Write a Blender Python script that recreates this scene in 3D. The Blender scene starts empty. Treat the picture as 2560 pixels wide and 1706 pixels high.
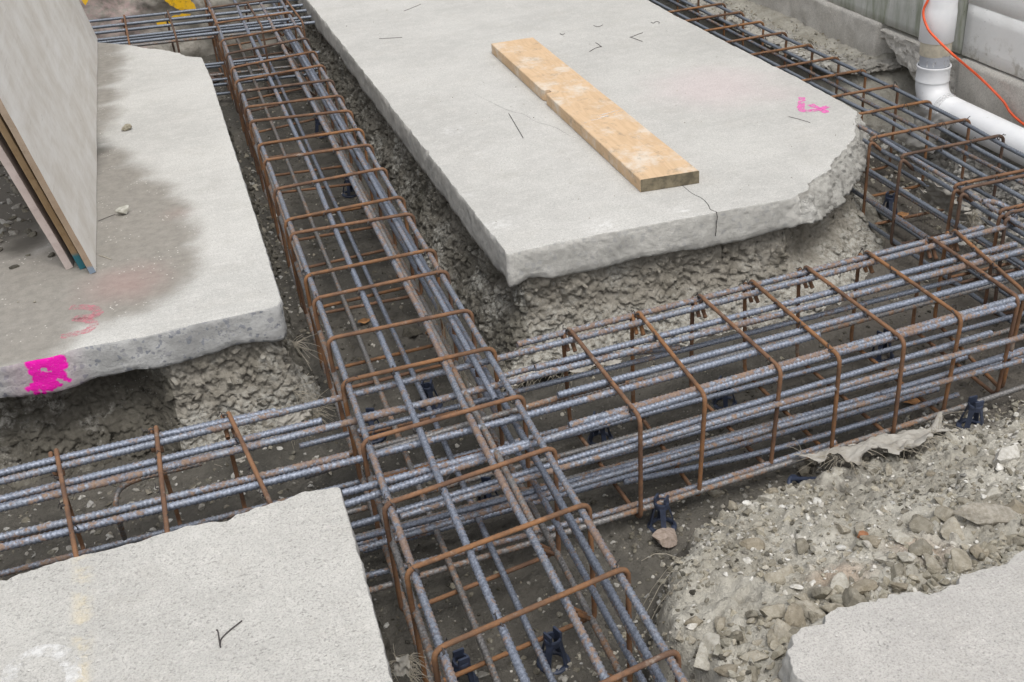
import bpy, bmesh, math, random
import numpy as np
from mathutils import Matrix, Vector
from math import radians, sin, cos, pi
random.seed(7)
rng = np.random.default_rng(11)
scene = bpy.context.scene

# ------------------------------------------------------------ camera
CAM_H = 1.7                       # eye height above the top of the concrete slabs (z = 0)
FOC = 2834.0                      # focal length in pixels of the 2560 px wide photograph
YAW, PITCH, ROLL = (radians(a) for a in (15.322, 30.425, -4.740))
def cam_basis():
    cy, sy, cp, sp = cos(YAW), sin(YAW), cos(PITCH), sin(PITCH)
    f = np.array([sy*cp, cy*cp, -sp]); r = np.array([cy, -sy, 0.0]); u = np.cross(r, f)
    c, s = cos(ROLL), sin(ROLL)
    return c*r+s*u, -s*r+c*u, f
CR, CU, CF = cam_basis()
cam_data = bpy.data.cameras.new('camera')
cam = bpy.data.objects.new('camera', cam_data)
scene.collection.objects.link(cam)
cam_data.sensor_width = 36.0
cam_data.lens = 36.0*FOC/2560.0
cam_data.clip_start = 0.05
cam_data.clip_end = 500
cam.matrix_world = Matrix(((CR[0], CU[0], -CF[0], 0), (CR[1], CU[1], -CF[1], 0), (CR[2], CU[2], -CF[2], CAM_H), (0, 0, 0, 1)))
scene.camera = cam

# ------------------------------------------------------------ overcast sky, soft sun, exposure
SUN_EL, SUN_AZ = radians(66), radians(176)      # azimuth clockwise from +y
world = bpy.data.worlds.new('World'); scene.world = world
world.use_nodes = True
wn = world.node_tree
bg = wn.nodes['Background']
sky = wn.nodes.new('ShaderNodeTexSky'); sky.sky_type = 'NISHITA'; sky.sun_disc = False
sky.sun_elevation = SUN_EL; sky.sun_rotation = SUN_AZ
sky.air_density = 1.0; sky.dust_density = 4.0; sky.ozone_density = 1.0
hs = wn.nodes.new('ShaderNodeHueSaturation'); hs.inputs['Saturation'].default_value = 0.2
wn.links.new(sky.outputs['Color'], hs.inputs['Color']); wn.links.new(hs.outputs['Color'], bg.inputs['Color'])
bg.inputs['Strength'].default_value = 0.15
sun_d = bpy.data.lights.new('sun', 'SUN'); sun_d.energy = 0.95; sun_d.angle = radians(25); sun_d.color = (1.0, 0.97, 0.925)
sun = bpy.data.objects.new('sun', sun_d); scene.collection.objects.link(sun)
sd = Vector((sin(SUN_AZ)*cos(SUN_EL), cos(SUN_AZ)*cos(SUN_EL), sin(SUN_EL)))
sun.rotation_euler = sd.to_track_quat('Z', 'Y').to_euler()
scene.view_settings.view_transform = 'Standard'; scene.view_settings.look = 'None'
scene.view_settings.gamma = 1.0; scene.view_settings.use_curve_mapping = False
scene.view_settings.exposure = 0.40

# ------------------------------------------------------------ helpers
def ray(x, y):
    return CF + CR*((x-1280)/FOC) - CU*((y-853)/FOC)
def at(x, y, z=0.0):              # photograph pixel -> point on the level z
    d = ray(x, y); t = (z-CAM_H)/d[2]
    return np.array([d[0]*t, d[1]*t, z])
def at_x(x, y, X):                # photograph pixel -> point on the vertical plane x = X
    d = ray(x, y); t = X/d[0]
    return np.array([X, d[1]*t, CAM_H+d[2]*t])
def at_y(x, y, Y):
    d = ray(x, y); t = Y/d[1]
    return np.array([d[0]*t, Y, CAM_H+d[2]*t])

def _h(i, j, k, seed=0):
    with np.errstate(over='ignore'):
        n = (i.astype(np.int64)*374761393 + j.astype(np.int64)*668265263 + k.astype(np.int64)*2147483647*3 + seed*974634777) & 0xFFFFFFFF
        n = ((n ^ (n >> 13))*1274126177) & 0xFFFFFFFF
        n = ((n ^ (n >> 16))*2246822519) & 0xFFFFFFFF
        n = n ^ (n >> 15)
    return (n & 0xFFFFFF)/float(0x1000000)
def vnoise(p, seed=0):
    p = np.asarray(p, float); i = np.floor(p).astype(np.int64); f = p-i; f = f*f*(3-2*f)
    r = 0
    for a in (0, 1):
        for b in (0, 1):
            for c in (0, 1):
                w = (f[:, 0] if a else 1-f[:, 0])*(f[:, 1] if b else 1-f[:, 1])*(f[:, 2] if c else 1-f[:, 2])
                r = r + w*_h(i[:, 0]+a, i[:, 1]+b, i[:, 2]+c, seed)
    return r*2-1
def fbm(p, octv=4, seed=0, gain=0.5):
    p = np.asarray(p, float); r = 0; a = 1
    for o in range(octv):
        r = r + a*vnoise(p*(2.03**o)+o*17.3, seed+o); a *= gain
    return r
def worley(p, seed=0):            # F1, F2, cell random
    p = np.asarray(p, float); i = np.floor(p).astype(np.int64)
    f1 = np.full(len(p), 9.0); f2 = np.full(len(p), 9.0); cid = np.zeros(len(p))
    for a in (-1, 0, 1):
        for b in (-1, 0, 1):
            for c in (-1, 0, 1):
                I, J, K = i[:, 0]+a, i[:, 1]+b, i[:, 2]+c
                q = np.stack([I+_h(I, J, K, seed), J+_h(I, J, K, seed+1), K+_h(I, J, K, seed+2)], 1)
                d = np.sqrt(((p-q)**2).sum(1))
                m = d < f1
                f2 = np.where(m, f1, np.minimum(f2, d)); cid = np.where(m, _h(I, J, K, seed+3), cid); f1 = np.where(m, d, f1)
    return f1, f2, cid

def mesh_np(name, verts, quads=None, tris=None, smooth=True, tint=None):
    me = bpy.data.meshes.new(name)
    verts = np.asarray(verts, np.float32)
    faces = []
    me.vertices.add(len(verts)); me.vertices.foreach_set('co', verts.ravel())
    idx = []; starts = []; s = 0
    for arr, n in ((quads, 4), (tris, 3)):
        if arr is not None and len(arr):
            arr = np.asarray(arr, np.int32); idx.append(arr.ravel()); starts.append(s+np.arange(len(arr))*n); s += len(arr)*n
    idx = np.concatenate(idx); starts = np.concatenate(starts)
    me.loops.add(len(idx)); me.loops.foreach_set('vertex_index', idx)
    me.polygons.add(len(starts)); me.polygons.foreach_set('loop_start', starts.astype(np.int32))
    me.polygons.foreach_set('use_smooth', np.full(len(starts), smooth))
    if tint is not None:
        at_ = me.attributes.new('tint', 'FLOAT_COLOR', 'POINT')
        c = np.ones((len(verts), 4), np.float32); c[:, :3] = tint; at_.data.foreach_set('color', c.ravel())
    me.update(calc_edges=True); me.validate()
    return me
def link(name, me, material=None, parent=None):
    o = bpy.data.objects.new(name, me); scene.collection.objects.link(o)
    if material is not None:
        for m in (material if isinstance(material, (list, tuple)) else [material]): me.materials.append(m)
    if parent is not None:
        o.parent = parent; o.matrix_parent_inverse = Matrix.Translation(-Vector(parent.location))
    return o
def tag(o, label=None, cat=None, group=None, kind=None):
    if label: o['label'] = label
    if cat: o['category'] = cat
    if group: o['group'] = group
    if kind: o['kind'] = kind
    return o
def thing(name, label, cat, loc, group=None):
    o = bpy.data.objects.new(name, None); scene.collection.objects.link(o)
    o.location = [float(v) for v in loc]; o.empty_display_size = 0.05
    return tag(o, label, cat, group)
def copy_tree(root, loc, rotz=0.0, scale=1.0):
    r = root.copy(); scene.collection.objects.link(r)
    for ch in root.children:
        c = ch.copy(); scene.collection.objects.link(c); c.parent = r; c.matrix_parent_inverse = ch.matrix_parent_inverse.copy()
    r.location = [float(v) for v in loc]; r.rotation_euler = (0, 0, rotz)
    return r
class MB:                          # collects pieces into one mesh
    def __init__(s): s.v = []; s.q = []; s.t = []; s.n = 0; s.c = []
    def add(s, v, quads=None, tris=None, col=None):
        v = np.asarray(v, float)
        if quads is not None and len(quads): s.q.append(np.asarray(quads)+s.n)
        if tris is not None and len(tris): s.t.append(np.asarray(tris)+s.n)
        s.v.append(v); s.n += len(v)
        if col is not None: s.c.append(np.tile(np.asarray(col, float), (len(v), 1)))
        return s
    def mesh(s, name, smooth=True):
        return mesh_np(name, np.concatenate(s.v), np.concatenate(s.q) if s.q else None, np.concatenate(s.t) if s.t else None, smooth, np.concatenate(s.c) if s.c else None)
def box_piece(lo, hi):
    x0, y0, z0 = lo; x1, y1, z1 = hi
    v = [(x0,y0,z0),(x1,y0,z0),(x1,y1,z0),(x0,y1,z0),(x0,y0,z1),(x1,y0,z1),(x1,y1,z1),(x0,y1,z1)]
    return v, [(0,3,2,1),(4,5,6,7),(0,1,5,4),(1,2,6,5),(2,3,7,6),(3,0,4,7)]
def resample(pts, step, closed=False):
    pts = np.asarray(pts, float)
    if closed: pts = np.vstack([pts, pts[:1]])
    d = np.r_[0, np.cumsum(np.linalg.norm(np.diff(pts, axis=0), axis=1))]
    n = max(2, int(round(d[-1]/step))+1)
    s = np.linspace(0, d[-1], n)
    out = np.stack([np.interp(s, d, pts[:, k]) for k in range(pts.shape[1])], 1)
    return out[:-1] if closed else out
def catmull(pts, n=12):
    p = np.asarray(pts, float); p = np.vstack([2*p[0]-p[1], p, 2*p[-1]-p[-2]]); out = []
    for i in range(1, len(p)-2):
        t = np.linspace(0, 1, n, endpoint=False)[:, None]
        a, b, c, d = p[i-1], p[i], p[i+1], p[i+2]
        out.append(0.5*(2*b+(c-a)*t+(2*a-5*b+4*c-d)*t**2+(3*b-a-3*c+d)*t**3))
    return np.vstack(out+[p[-2:-1]])
def round_corners(pts, r, n=6):    # polyline with filleted corners
    p = [np.asarray(q, float) for q in pts]; out = [p[0]]
    for i in range(1, len(p)-1):
        a = p[i-1]-p[i]; b = p[i+1]-p[i]; la = np.linalg.norm(a); lb = np.linalg.norm(b)
        rr = min(r, la*0.49, lb*0.49); A = p[i]+a/la*rr; B = p[i]+b/lb*rr
        for t in np.linspace(0, 1, n):
            out.append((1-t)**2*A+2*t*(1-t)*p[i]+t*t*B)
    out.append(p[-1]); return np.array(out)
def tube(pts, r, sides=8, step=None, rib=0.0, pitch=0.012, phase=0.0, caps=True, rads=None):
    p = resample(pts, step) if step else np.asarray(pts, float)
    n = len(p); T = np.gradient(p, axis=0); T /= np.linalg.norm(T, axis=1)[:, None]+1e-12
    up = np.array([0, 0, 1.0]) if abs(T[0, 2]) < 0.9 else np.array([1.0, 0, 0])
    U = np.zeros((n, 3)); u = up-T[0]*(up@T[0]); u /= np.linalg.norm(u); U[0] = u
    for i in range(1, n):
        u = u-T[i]*(u@T[i]); u /= np.linalg.norm(u); U[i] = u
    V = np.cross(T, U)
    th = np.linspace(0, 2*pi, sides, endpoint=False)+phase
    rr = np.full((n, sides), r) if rads is None else np.repeat(np.asarray(rads)[:, None], sides, 1)
    if rib:
        s = np.r_[0, np.cumsum(np.linalg.norm(np.diff(p, axis=0), axis=1))]
        half = np.where(np.sin(th) >= 0, 1.0, -1.0)
        ang = np.abs(((th+pi/2) % pi)-pi/2)
        ph = s[:, None]/pitch + (half*np.cos(th)*0.42)[None, :]
        pulse = np.clip(1.25-np.abs(((ph % 1)-0.5)*2)*2.7, 0, 1)
        ridge = (np.abs(np.sin(th)) < 0.16).astype(float)[None, :]
        rr = rr*(1.0-0.35*rib + rib*np.maximum(pulse, 0.75*ridge))
    v = p[:, None, :]+rr[:, :, None]*(np.cos(th)[None, :, None]*U[:, None, :]+np.sin(th)[None, :, None]*V[:, None, :])
    v = v.reshape(-1, 3)
    i = np.arange(n-1)[:, None]*sides; j = np.arange(sides)[None, :]; k = (j+1) % sides
    q = np.stack([i+j, i+k, i+sides+k, i+sides+j], -1).reshape(-1, 4)[:, ::-1]
    tr = []
    if caps:
        v = np.vstack([v, p[0], p[-1]]); a = n*sides
        for m in range(sides):
            tr.append((a, m, (m+1) % sides)); tr.append((a+1, (n-1)*sides+(m+1) % sides, (n-1)*sides+m))
        tr = np.array(tr)[:, ::-1]
    return v, q, tr

# ------------------------------------------------------------ material helpers
class NT:
    def __init__(s, name):
        s.m = bpy.data.materials.new(name); s.m.use_nodes = True; s.t = s.m.node_tree
        s.b = s.t.nodes['Principled BSDF']; s.tc = s.t.nodes.new('ShaderNodeTexCoord'); s.P = s.tc.outputs['Object']
    def n(s, ty, **kw):
        nd = s.t.nodes.new('ShaderNode'+ty)
        for k, v in kw.items(): setattr(nd, k, v)
        return nd
    def put(s, sock, v):
        if isinstance(v, bpy.types.NodeSocket): s.t.links.new(v, sock)
        elif isinstance(v, (tuple, list)) and sock.type == 'RGBA' and len(v) == 3: sock.default_value = (*v, 1)
        else: sock.default_value = v
    def vec(s, scale=(1, 1, 1), loc=(0, 0, 0), rot=(0, 0, 0), src=None):
        nd = s.n('Mapping'); s.put(nd.inputs[0], src or s.P); nd.inputs['Scale'].default_value = scale; nd.inputs['Location'].default_value = loc; nd.inputs['Rotation'].default_value = rot
        return nd.outputs[0]
    def noise(s, sc, det=4, ro=0.55, src=None, dist=0.0):
        nd = s.n('TexNoise'); s.put(nd.inputs['Vector'], src or s.P); nd.inputs['Scale'].default_value = sc; nd.inputs['Detail'].default_value = det; nd.inputs['Roughness'].default_value = ro; nd.inputs['Distortion'].default_value = dist
        return nd.outputs[0]
    def noisec(s, sc, det=3, src=None):
        nd = s.n('TexNoise'); s.put(nd.inputs['Vector'], src or s.P); nd.inputs['Scale'].default_value = sc; nd.inputs['Detail'].default_value = det
        return nd.outputs[1]
    def vor(s, sc, feat='F1', src=None, out=0, rnd=1.0):
        nd = s.n('TexVoronoi', feature=feat); s.put(nd.inputs['Vector'], src or s.P); nd.inputs['Scale'].default_value = sc; nd.inputs['Randomness'].default_value = rnd
        return nd.outputs[out]
    def rng(s, x, a, b, c=0.0, d=1.0, smooth=True):
        nd = s.n('MapRange', interpolation_type='SMOOTHSTEP' if smooth else 'LINEAR'); s.put(nd.inputs[0], x)
        for i, v in enumerate((a, b, c, d)): nd.inputs[i+1].default_value = v
        return nd.outputs[0]
    def ma(s, op, a, b=0.0, c=None):
        nd = s.n('Math', operation=op); s.put(nd.inputs[0], a); s.put(nd.inputs[1], b)
        if c is not None: s.put(nd.inputs[2], c)
        return nd.outputs[0]
    def mix(s, f, a, b, bt='MIX'):
        nd = s.n('Mix', data_type='RGBA', blend_type=bt); s.put(nd.inputs[0], f); s.put(nd.inputs[6], a); s.put(nd.inputs[7], b)
        return nd.outputs[2]
    def ramp(s, f, stops):
        nd = s.n('ValToRGB'); s.put(nd.inputs[0], f); el = nd.color_ramp.elements
        while len(el) < len(stops): el.new(0.5)
        for e, (p, c) in zip(el, stops): e.position = p; e.color = (*c, 1)
        return nd.outputs[0]
    def bump(s, h, st=0.3, d=0.01, nrm=None):
        nd = s.n('Bump'); nd.inputs['Strength'].default_value = st; nd.inputs['Distance'].default_value = d; s.put(nd.inputs['Height'], h)
        if nrm is not None: s.put(nd.inputs['Normal'], nrm)
        return nd.outputs[0]
    def xyz(s, src=None):
        nd = s.n('SeparateXYZ'); s.put(nd.inputs[0], src or s.P); return nd.outputs
    def warp(s, amt, sc):
        c = s.noisec(sc, 3); a = s.n('VectorMath', operation='SUBTRACT'); s.put(a.inputs[0], c); a.inputs[1].default_value = (0.5, 0.5, 0.5)
        b = s.n('VectorMath', operation='SCALE'); s.put(b.inputs[0], a.outputs[0]); b.inputs['Scale'].default_value = amt
        d = s.n('VectorMath', operation='ADD'); s.put(d.inputs[0], s.P); s.put(d.inputs[1], b.outputs[0]); return d.outputs[0]
    def attr(s, name):
        nd = s.n('Attribute', attribute_name=name); return nd.outputs['Color']
    def done(s, col, rough=0.85, nrm=None, metal=0.0, spec=None):
        s.put(s.b.inputs['Base Color'], col); s.put(s.b.inputs['Roughness'], rough); s.put(s.b.inputs['Metallic'], metal)
        if nrm is not None: s.put(s.b.inputs['Normal'], nrm)
        if spec is not None: s.b.inputs['Specular IOR Level'].default_value = spec
        return s.m

# ------------------------------------------------------------ materials
def blobs(k, pts, soft, amt=0.12, sc=4.0, z=True):
    w = k.warp(amt, sc); acc = None
    for x, y, r in pts:
        d = k.n('VectorMath', operation='DISTANCE'); k.put(d.inputs[0], w); d.inputs[1].default_value = (x, y, 0)
        m = k.rng(d.outputs['Value'], r, r-soft)
        acc = m if acc is None else k.ma('MAXIMUM', acc, m)
    return acc

def concrete(name, base, pit=0.5, stain=None, streak=0.5, extra=None, bumpy=0.25):
    k = NT(name)
    big = k.noise(1.6, 5, 0.6); mid = k.noise(14, 5, 0.6); fine = k.noise(190, 3, 0.7)
    c = k.mix(k.rng(big, 0.3, 0.72), tuple(v*0.86 for v in base), tuple(min(1, v*1.06) for v in base))
    c = k.mix(k.ma('MULTIPLY', k.rng(k.noise(5.5, 6, 0.7, k.vec((1, 1, 1), loc=(7, 3, 0))), 0.5, 0.7), 0.28), c, (base[0]*0.80, base[1]*0.765, base[2]*0.72))
    fl = k.ma('MULTIPLY', k.rng(k.vor(38, 'F1', k.warp(0.02, 50)), 0.13, 0.08), k.rng(k.noise(19, 2), 0.5, 0.56)); c = k.mix(k.ma('MULTIPLY', fl, 0.6), c, tuple(v*0.4 for v in base))
    c = k.mix(k.ma('MULTIPLY', k.rng(mid, 0.42, 0.7), 0.35), c, tuple(min(1, v*1.2) for v in base))
    st = k.noise(1.0, 6, 0.68, k.vec((5, 42, 5), rot=(0, 0, 0.12)))
    c = k.mix(k.ma('MULTIPLY', k.rng(st, 0.5, 0.72), streak*0.5), c, tuple(min(1, v*1.28) for v in base))
    c = k.mix(k.ma('MULTIPLY', k.rng(st, 0.45, 0.25), streak*0.45), c, tuple(v*0.75 for v in base))
    c = k.mix(k.ma('MULTIPLY', k.rng(fine, 0.48, 0.64), 0.7), c, tuple(v*0.62 for v in base))
    f2 = k.noise(75, 4, 0.75); c = k.mix(k.ma('MULTIPLY', k.rng(f2, 0.52, 0.7), 0.36+0.2*pit), c, tuple(v*0.66 for v in base)); c = k.mix(k.ma('MULTIPLY', k.rng(f2, 0.47, 0.33), 0.42), c, tuple(min(1, v*1.3) for v in base))
    pv = k.ma('ADD', k.vor(105, 'F1', k.warp(0.010, 70)), k.ma('MULTIPLY', k.ma('SUBTRACT', k.noise(33, 4, 0.7), 0.5), 0.35)); pm = k.rng(k.noise(9, 3), 0.62-0.35*pit, 0.75-0.35*pit)
    psel = k.rng(k.noise(60, 2), 0.52-0.1*pit, 0.62-0.1*pit)
    p = k.ma('MULTIPLY', k.ma('MULTIPLY', k.rng(pv, 0.36, 0.24), pm), psel)
    sz = k.rng(k.noise(5, 4, 0.7), 0.3, 0.7, 0.35, 1.0)
    c = k.mix(k.ma('MULTIPLY', k.ma('MULTIPLY', p, sz), 0.30+0.15*pit), c, tuple(v*0.45 for v in base))
    sp = k.ma('MULTIPLY', k.rng(k.noise(240, 2, 0.6), 0.60, 0.68), 0.6); c = k.mix(sp, c, tuple(v*0.5 for v in base))
    wsp = k.ma('MULTIPLY', k.rng(k.vor(95, 'F1', k.warp(0.01, 40)), 0.17, 0.1), k.rng(k.noise(22, 2), 0.55, 0.62))
    c = k.mix(k.ma('MULTIPLY', wsp, 0.5), c, (0.74, 0.73, 0.70))
    if stain: c = stain(k, c)
    if extra: c = extra(k, c)
    h = k.ma('ADD', k.ma('MULTIPLY', fine, 0.6), k.ma('MULTIPLY', mid, 0.5)); h = k.ma('SUBTRACT', h, k.ma('MULTIPLY', p, 1.2))
    return k.done(c, 0.9, k.bump(h, bumpy, 0.006), spec=0.25)

def left_stain(k, c):
    m = blobs(k, [(-0.50, 5.7, 0.24), (-0.50, 6.0, 0.26), (-0.5, 6.35, 0.27), (-0.5, 6.65, 0.30), (-0.5, 6.95, 0.28), (-0.46, 5.0, 0.24), (-0.42, 4.75, 0.27), (-0.35, 4.5, 0.29), (-0.32, 4.28, 0.31), (-0.33, 4.05, 0.33), (-0.45, 3.82, 0.44), (-0.85, 3.75, 0.5), (-1.3, 3.8, 0.6), (-1.2, 4.6, 0.8), (-0.75, 4.9, 0.35), (-1.2, 5.6, 0.9), (-0.66, 3.44, 0.24), (-0.95, 3.4, 0.3)], 0.125, 0.10, 11)
    m = k.ma('MULTIPLY', m, k.rng(k.noise(17, 5, 0.7), 0.18, 0.42, 0.75, 1.0))
    n = k.noise(26, 5, 0.7)
    dark = k.mix(k.rng(n, 0.3, 0.7), (0.165, 0.15, 0.128), (0.235, 0.215, 0.185))
    c = k.mix(k.ma('MULTIPLY', m, 0.82), c, dark)
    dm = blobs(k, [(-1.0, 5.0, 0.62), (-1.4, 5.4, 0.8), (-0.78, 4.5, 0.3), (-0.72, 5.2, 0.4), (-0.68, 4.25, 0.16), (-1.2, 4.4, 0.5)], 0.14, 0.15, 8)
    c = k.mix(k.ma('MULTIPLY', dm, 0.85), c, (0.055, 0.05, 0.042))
    pk = blobs(k, [(-0.33, 3.72, 0.22), (-0.12, 4.25, 0.1)], 0.2, 0.1, 10)
    c = k.mix(k.ma('MULTIPLY', pk, 0.22), c, (0.42, 0.19, 0.18))
    ch = k.ma('MULTIPLY', k.rng(k.vor(55, 'F1', k.warp(0.02, 30)), 0.2, 0.12), k.rng(k.noise(7, 2), 0.5, 0.6))
    return k.mix(k.ma('MULTIPLY', ch, k.ma('MULTIPLY', m, 0.8)), c, (0.6, 0.58, 0.52))
def main_marks(k, c):
    pk = blobs(k, [(2.32, 4.6, 0.42), (2.5, 4.4, 0.25)], 0.35, 0.2, 6)
    c = k.mix(k.ma('MULTIPLY', pk, 0.16), c, (0.62, 0.36, 0.42))
    wp = blobs(k, [(1.08, 4.62, 0.09), (1.12, 4.3, 0.08), (0.97, 3.6, 0.1), (0.95, 3.9, 0.06), (1.3, 3.42, 0.1), (1.6, 3.4, 0.08)], 0.1, 0.12, 9)
    return k.mix(k.ma('MULTIPLY', k.ma('MULTIPLY', wp, k.rng(k.noise(30, 5, 0.75), 0.42, 0.65)), 0.45), c, (0.80, 0.80, 0.79))
def yellow_tint(k, c):
    X = k.xyz()
    m = k.ma('MULTIPLY', k.rng(k.ma('ABSOLUTE', k.ma('ADD', X[0], 0.455)), 0.035, 0.0), k.rng(k.noise(14, 4, 0.7), 0.45, 0.62))
    return k.mix(k.ma('MULTIPLY', m, 0.32), c, (0.62, 0.50, 0.26))
M = {}
M['slab_main'] = concrete('pale_concrete', (0.49, 0.481, 0.455), 0.3, main_marks, 0.4)
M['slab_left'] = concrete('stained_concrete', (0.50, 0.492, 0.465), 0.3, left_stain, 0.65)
M['slab_front'] = concrete('pitted_concrete', (0.475, 0.464, 0.435), 0.7, yellow_tint, 0.2, bumpy=0.5)
M['slab_rough'] = concrete('rough_dusty_concrete', (0.44, 0.425, 0.40), 0.4, None, 0.2, bumpy=0.55)

PINK = [(float(at_y(a, b, 3.30)[0]), float(at_y(a, b, 3.30)[2]), r/816.0) for a, b, r in [(82,909,17),(104,905,15),(126,902,15),(148,902,16),(157,914,11),(86,928,14),(97,946,15),(120,944,19),(146,932,15),(158,938,10),(165,946,6),(173,950,5),(112,964,16),(86,968,12),(70,972,7),(134,960,13),(150,962,6),(92,984,7),(91,994,4),(111,983,6),(110,990,4),(128,975,5),(108,940,13),(122,914,13),(140,916,14),(98,958,14),(124,966,13),(90,918,12)]]
PINK_HOLE = tuple(float(v) for v in at_y(109, 923, 3.30)[[0, 2]])
def edge_concrete(name, base, agg=0.0, pink=False):
    k = NT(name)
    n = k.noise(6, 5, 0.65); n2 = k.noise(60, 5, 0.7)
    c = k.mix(k.rng(n, 0.3, 0.7), tuple(v*0.75 for v in base), tuple(v*1.15 for v in base))
    c = k.mix(k.ma('MULTIPLY', k.rng(n2, 0.45, 0.75), 0.5), c, tuple(v*0.66 for v in base))
    if agg:
        w = k.warp(0.03, 45); d = k.vor(46, 'F1', w); cid = k.vor(46, 'F1', w, out=1)
        sep = k.n('SeparateColor'); k.put(sep.inputs[0], cid)
        pick = k.rng(sep.outputs[0], 0.5, 0.55); m = k.ma('MULTIPLY', k.rng(k.ma('ADD', d, k.ma('MULTIPLY', sep.outputs[2], 0.25)), 0.52, 0.46), pick)
        d2 = k.vor(95, 'F1', k.warp(0.02, 60)); m = k.ma('MAXIMUM', m, k.ma('MULTIPLY', k.ma('MULTIPLY', k.rng(d2, 0.36, 0.3), k.rng(k.noise(24, 3), 0.5, 0.58)), 0.75))
        ac = k.mix(sep.outputs[1], (0.17, 0.185, 0.22), (0.30, 0.30, 0.31))
        c = k.mix(k.ma('MULTIPLY', m, agg), c, ac)
    if pink:
        w = k.warp(0.016, 60); x, y, z = k.xyz(w); m = None
        for X, Z, R in PINK:
            d = k.ma('SQRT', k.ma('ADD', k.ma('POWER', k.ma('SUBTRACT', x, X), 2), k.ma('POWER', k.ma('SUBTRACT', z, Z), 2)))
            a = k.rng(d, R+0.004, R-0.002); m = a if m is None else k.ma('MAXIMUM', m, a)
        hx, hz = PINK_HOLE
        hd = k.ma('SQRT', k.ma('ADD', k.ma('POWER', k.ma('SUBTRACT', x, hx), 2), k.ma('POWER', k.ma('MULTIPLY', k.ma('SUBTRACT', z, hz), 1.7), 2)))
        m = k.ma('MULTIPLY', m, k.rng(hd, 0.008, 0.011)); m = k.ma('MULTIPLY', m, k.rng(k.noise(190, 3, 0.7), 0.70, 0.62, 0.25, 1.0))
        halo = k.ma('MULTIPLY', k.rng(k.ma('ABSOLUTE', k.ma('ADD', x, 0.60)), 0.16, 0.03), 0.32)
        c = k.mix(halo, c, (0.55, 0.33, 0.42)); c = k.mix(m, c, (0.80, 0.014, 0.40))
    h = k.ma('ADD', n2, k.ma('MULTIPLY', k.noise(220, 3, 0.7), 0.5))
    return k.done(c, 0.92, k.bump(h, 0.5, 0.008), spec=0.2)
M['edge_main'] = edge_concrete('broken_concrete_edge', (0.49, 0.478, 0.445), 0.25)
M['edge_left'] = edge_concrete('sawn_concrete_edge', (0.42, 0.418, 0.408), 0.8, True)
M['edge_front'] = edge_concrete('front_concrete_edge', (0.38, 0.37, 0.35), 0.3)

def soil(name, c0, c1, light, vs=28, bs=0.8, lt=0.3, zlight=None, rough=0.95):
    k = NT(name)
    w = k.warp(0.03, 14); d = k.vor(vs, 'F1', w); e = k.vor(vs, 'DISTANCE_TO_EDGE', w)
    n = k.noise(7, 6, 0.65); n2 = k.noise(80, 5, 0.7)
    c = k.mix(k.rng(n, 0.3, 0.7), c0, c1)
    c = k.mix(k.ma('MULTIPLY', k.rng(n2, 0.45, 0.75), 0.45), c, tuple(v*0.55 for v in c0))
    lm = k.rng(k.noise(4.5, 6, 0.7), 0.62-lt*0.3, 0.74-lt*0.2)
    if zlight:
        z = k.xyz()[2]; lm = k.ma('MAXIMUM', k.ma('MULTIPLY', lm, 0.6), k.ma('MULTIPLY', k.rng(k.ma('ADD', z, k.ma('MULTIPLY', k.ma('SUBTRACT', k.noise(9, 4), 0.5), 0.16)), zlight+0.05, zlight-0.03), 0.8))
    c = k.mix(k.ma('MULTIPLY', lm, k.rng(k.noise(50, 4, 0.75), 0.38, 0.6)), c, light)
    st = k.ma('MULTIPLY', k.rng(k.vor(75, 'F1', k.warp(0.012, 50)), 0.26, 0.16), k.rng(k.noise(13, 2), 0.5, 0.62))
    c = k.mix(k.ma('MULTIPLY', st, 0.7), c, light)
    h = k.ma('ADD', k.ma('MULTIPLY', k.rng(e, 0.0, 0.12), 0.08), k.ma('ADD', k.ma('MULTIPLY', n2, 0.5), k.ma('MULTIPLY', k.noise(240, 3, 0.7), 0.22)))
    h = k.ma('ADD', h, k.ma('MULTIPLY', st, 0.5))
    return k.done(c, rough, k.bump(h, bs, 0.012), spec=0.2)
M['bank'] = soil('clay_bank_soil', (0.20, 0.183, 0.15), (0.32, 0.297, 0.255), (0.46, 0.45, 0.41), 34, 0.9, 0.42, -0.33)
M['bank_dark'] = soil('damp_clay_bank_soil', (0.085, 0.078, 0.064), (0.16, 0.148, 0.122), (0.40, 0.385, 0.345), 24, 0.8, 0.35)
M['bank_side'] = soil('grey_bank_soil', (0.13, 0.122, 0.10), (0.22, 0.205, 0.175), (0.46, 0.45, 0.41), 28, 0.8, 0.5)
M['broken'] = soil('freshly_broken_concrete', (0.30, 0.29, 0.265), (0.43, 0.42, 0.39), (0.52, 0.51, 0.48), 40, 0.9, 0.35)
M['crust'] = soil('crumbly_concrete_rubble', (0.33, 0.31, 0.275), (0.46, 0.44, 0.40), (0.58, 0.57, 0.53), 40, 0.9, 0.3)

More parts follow.
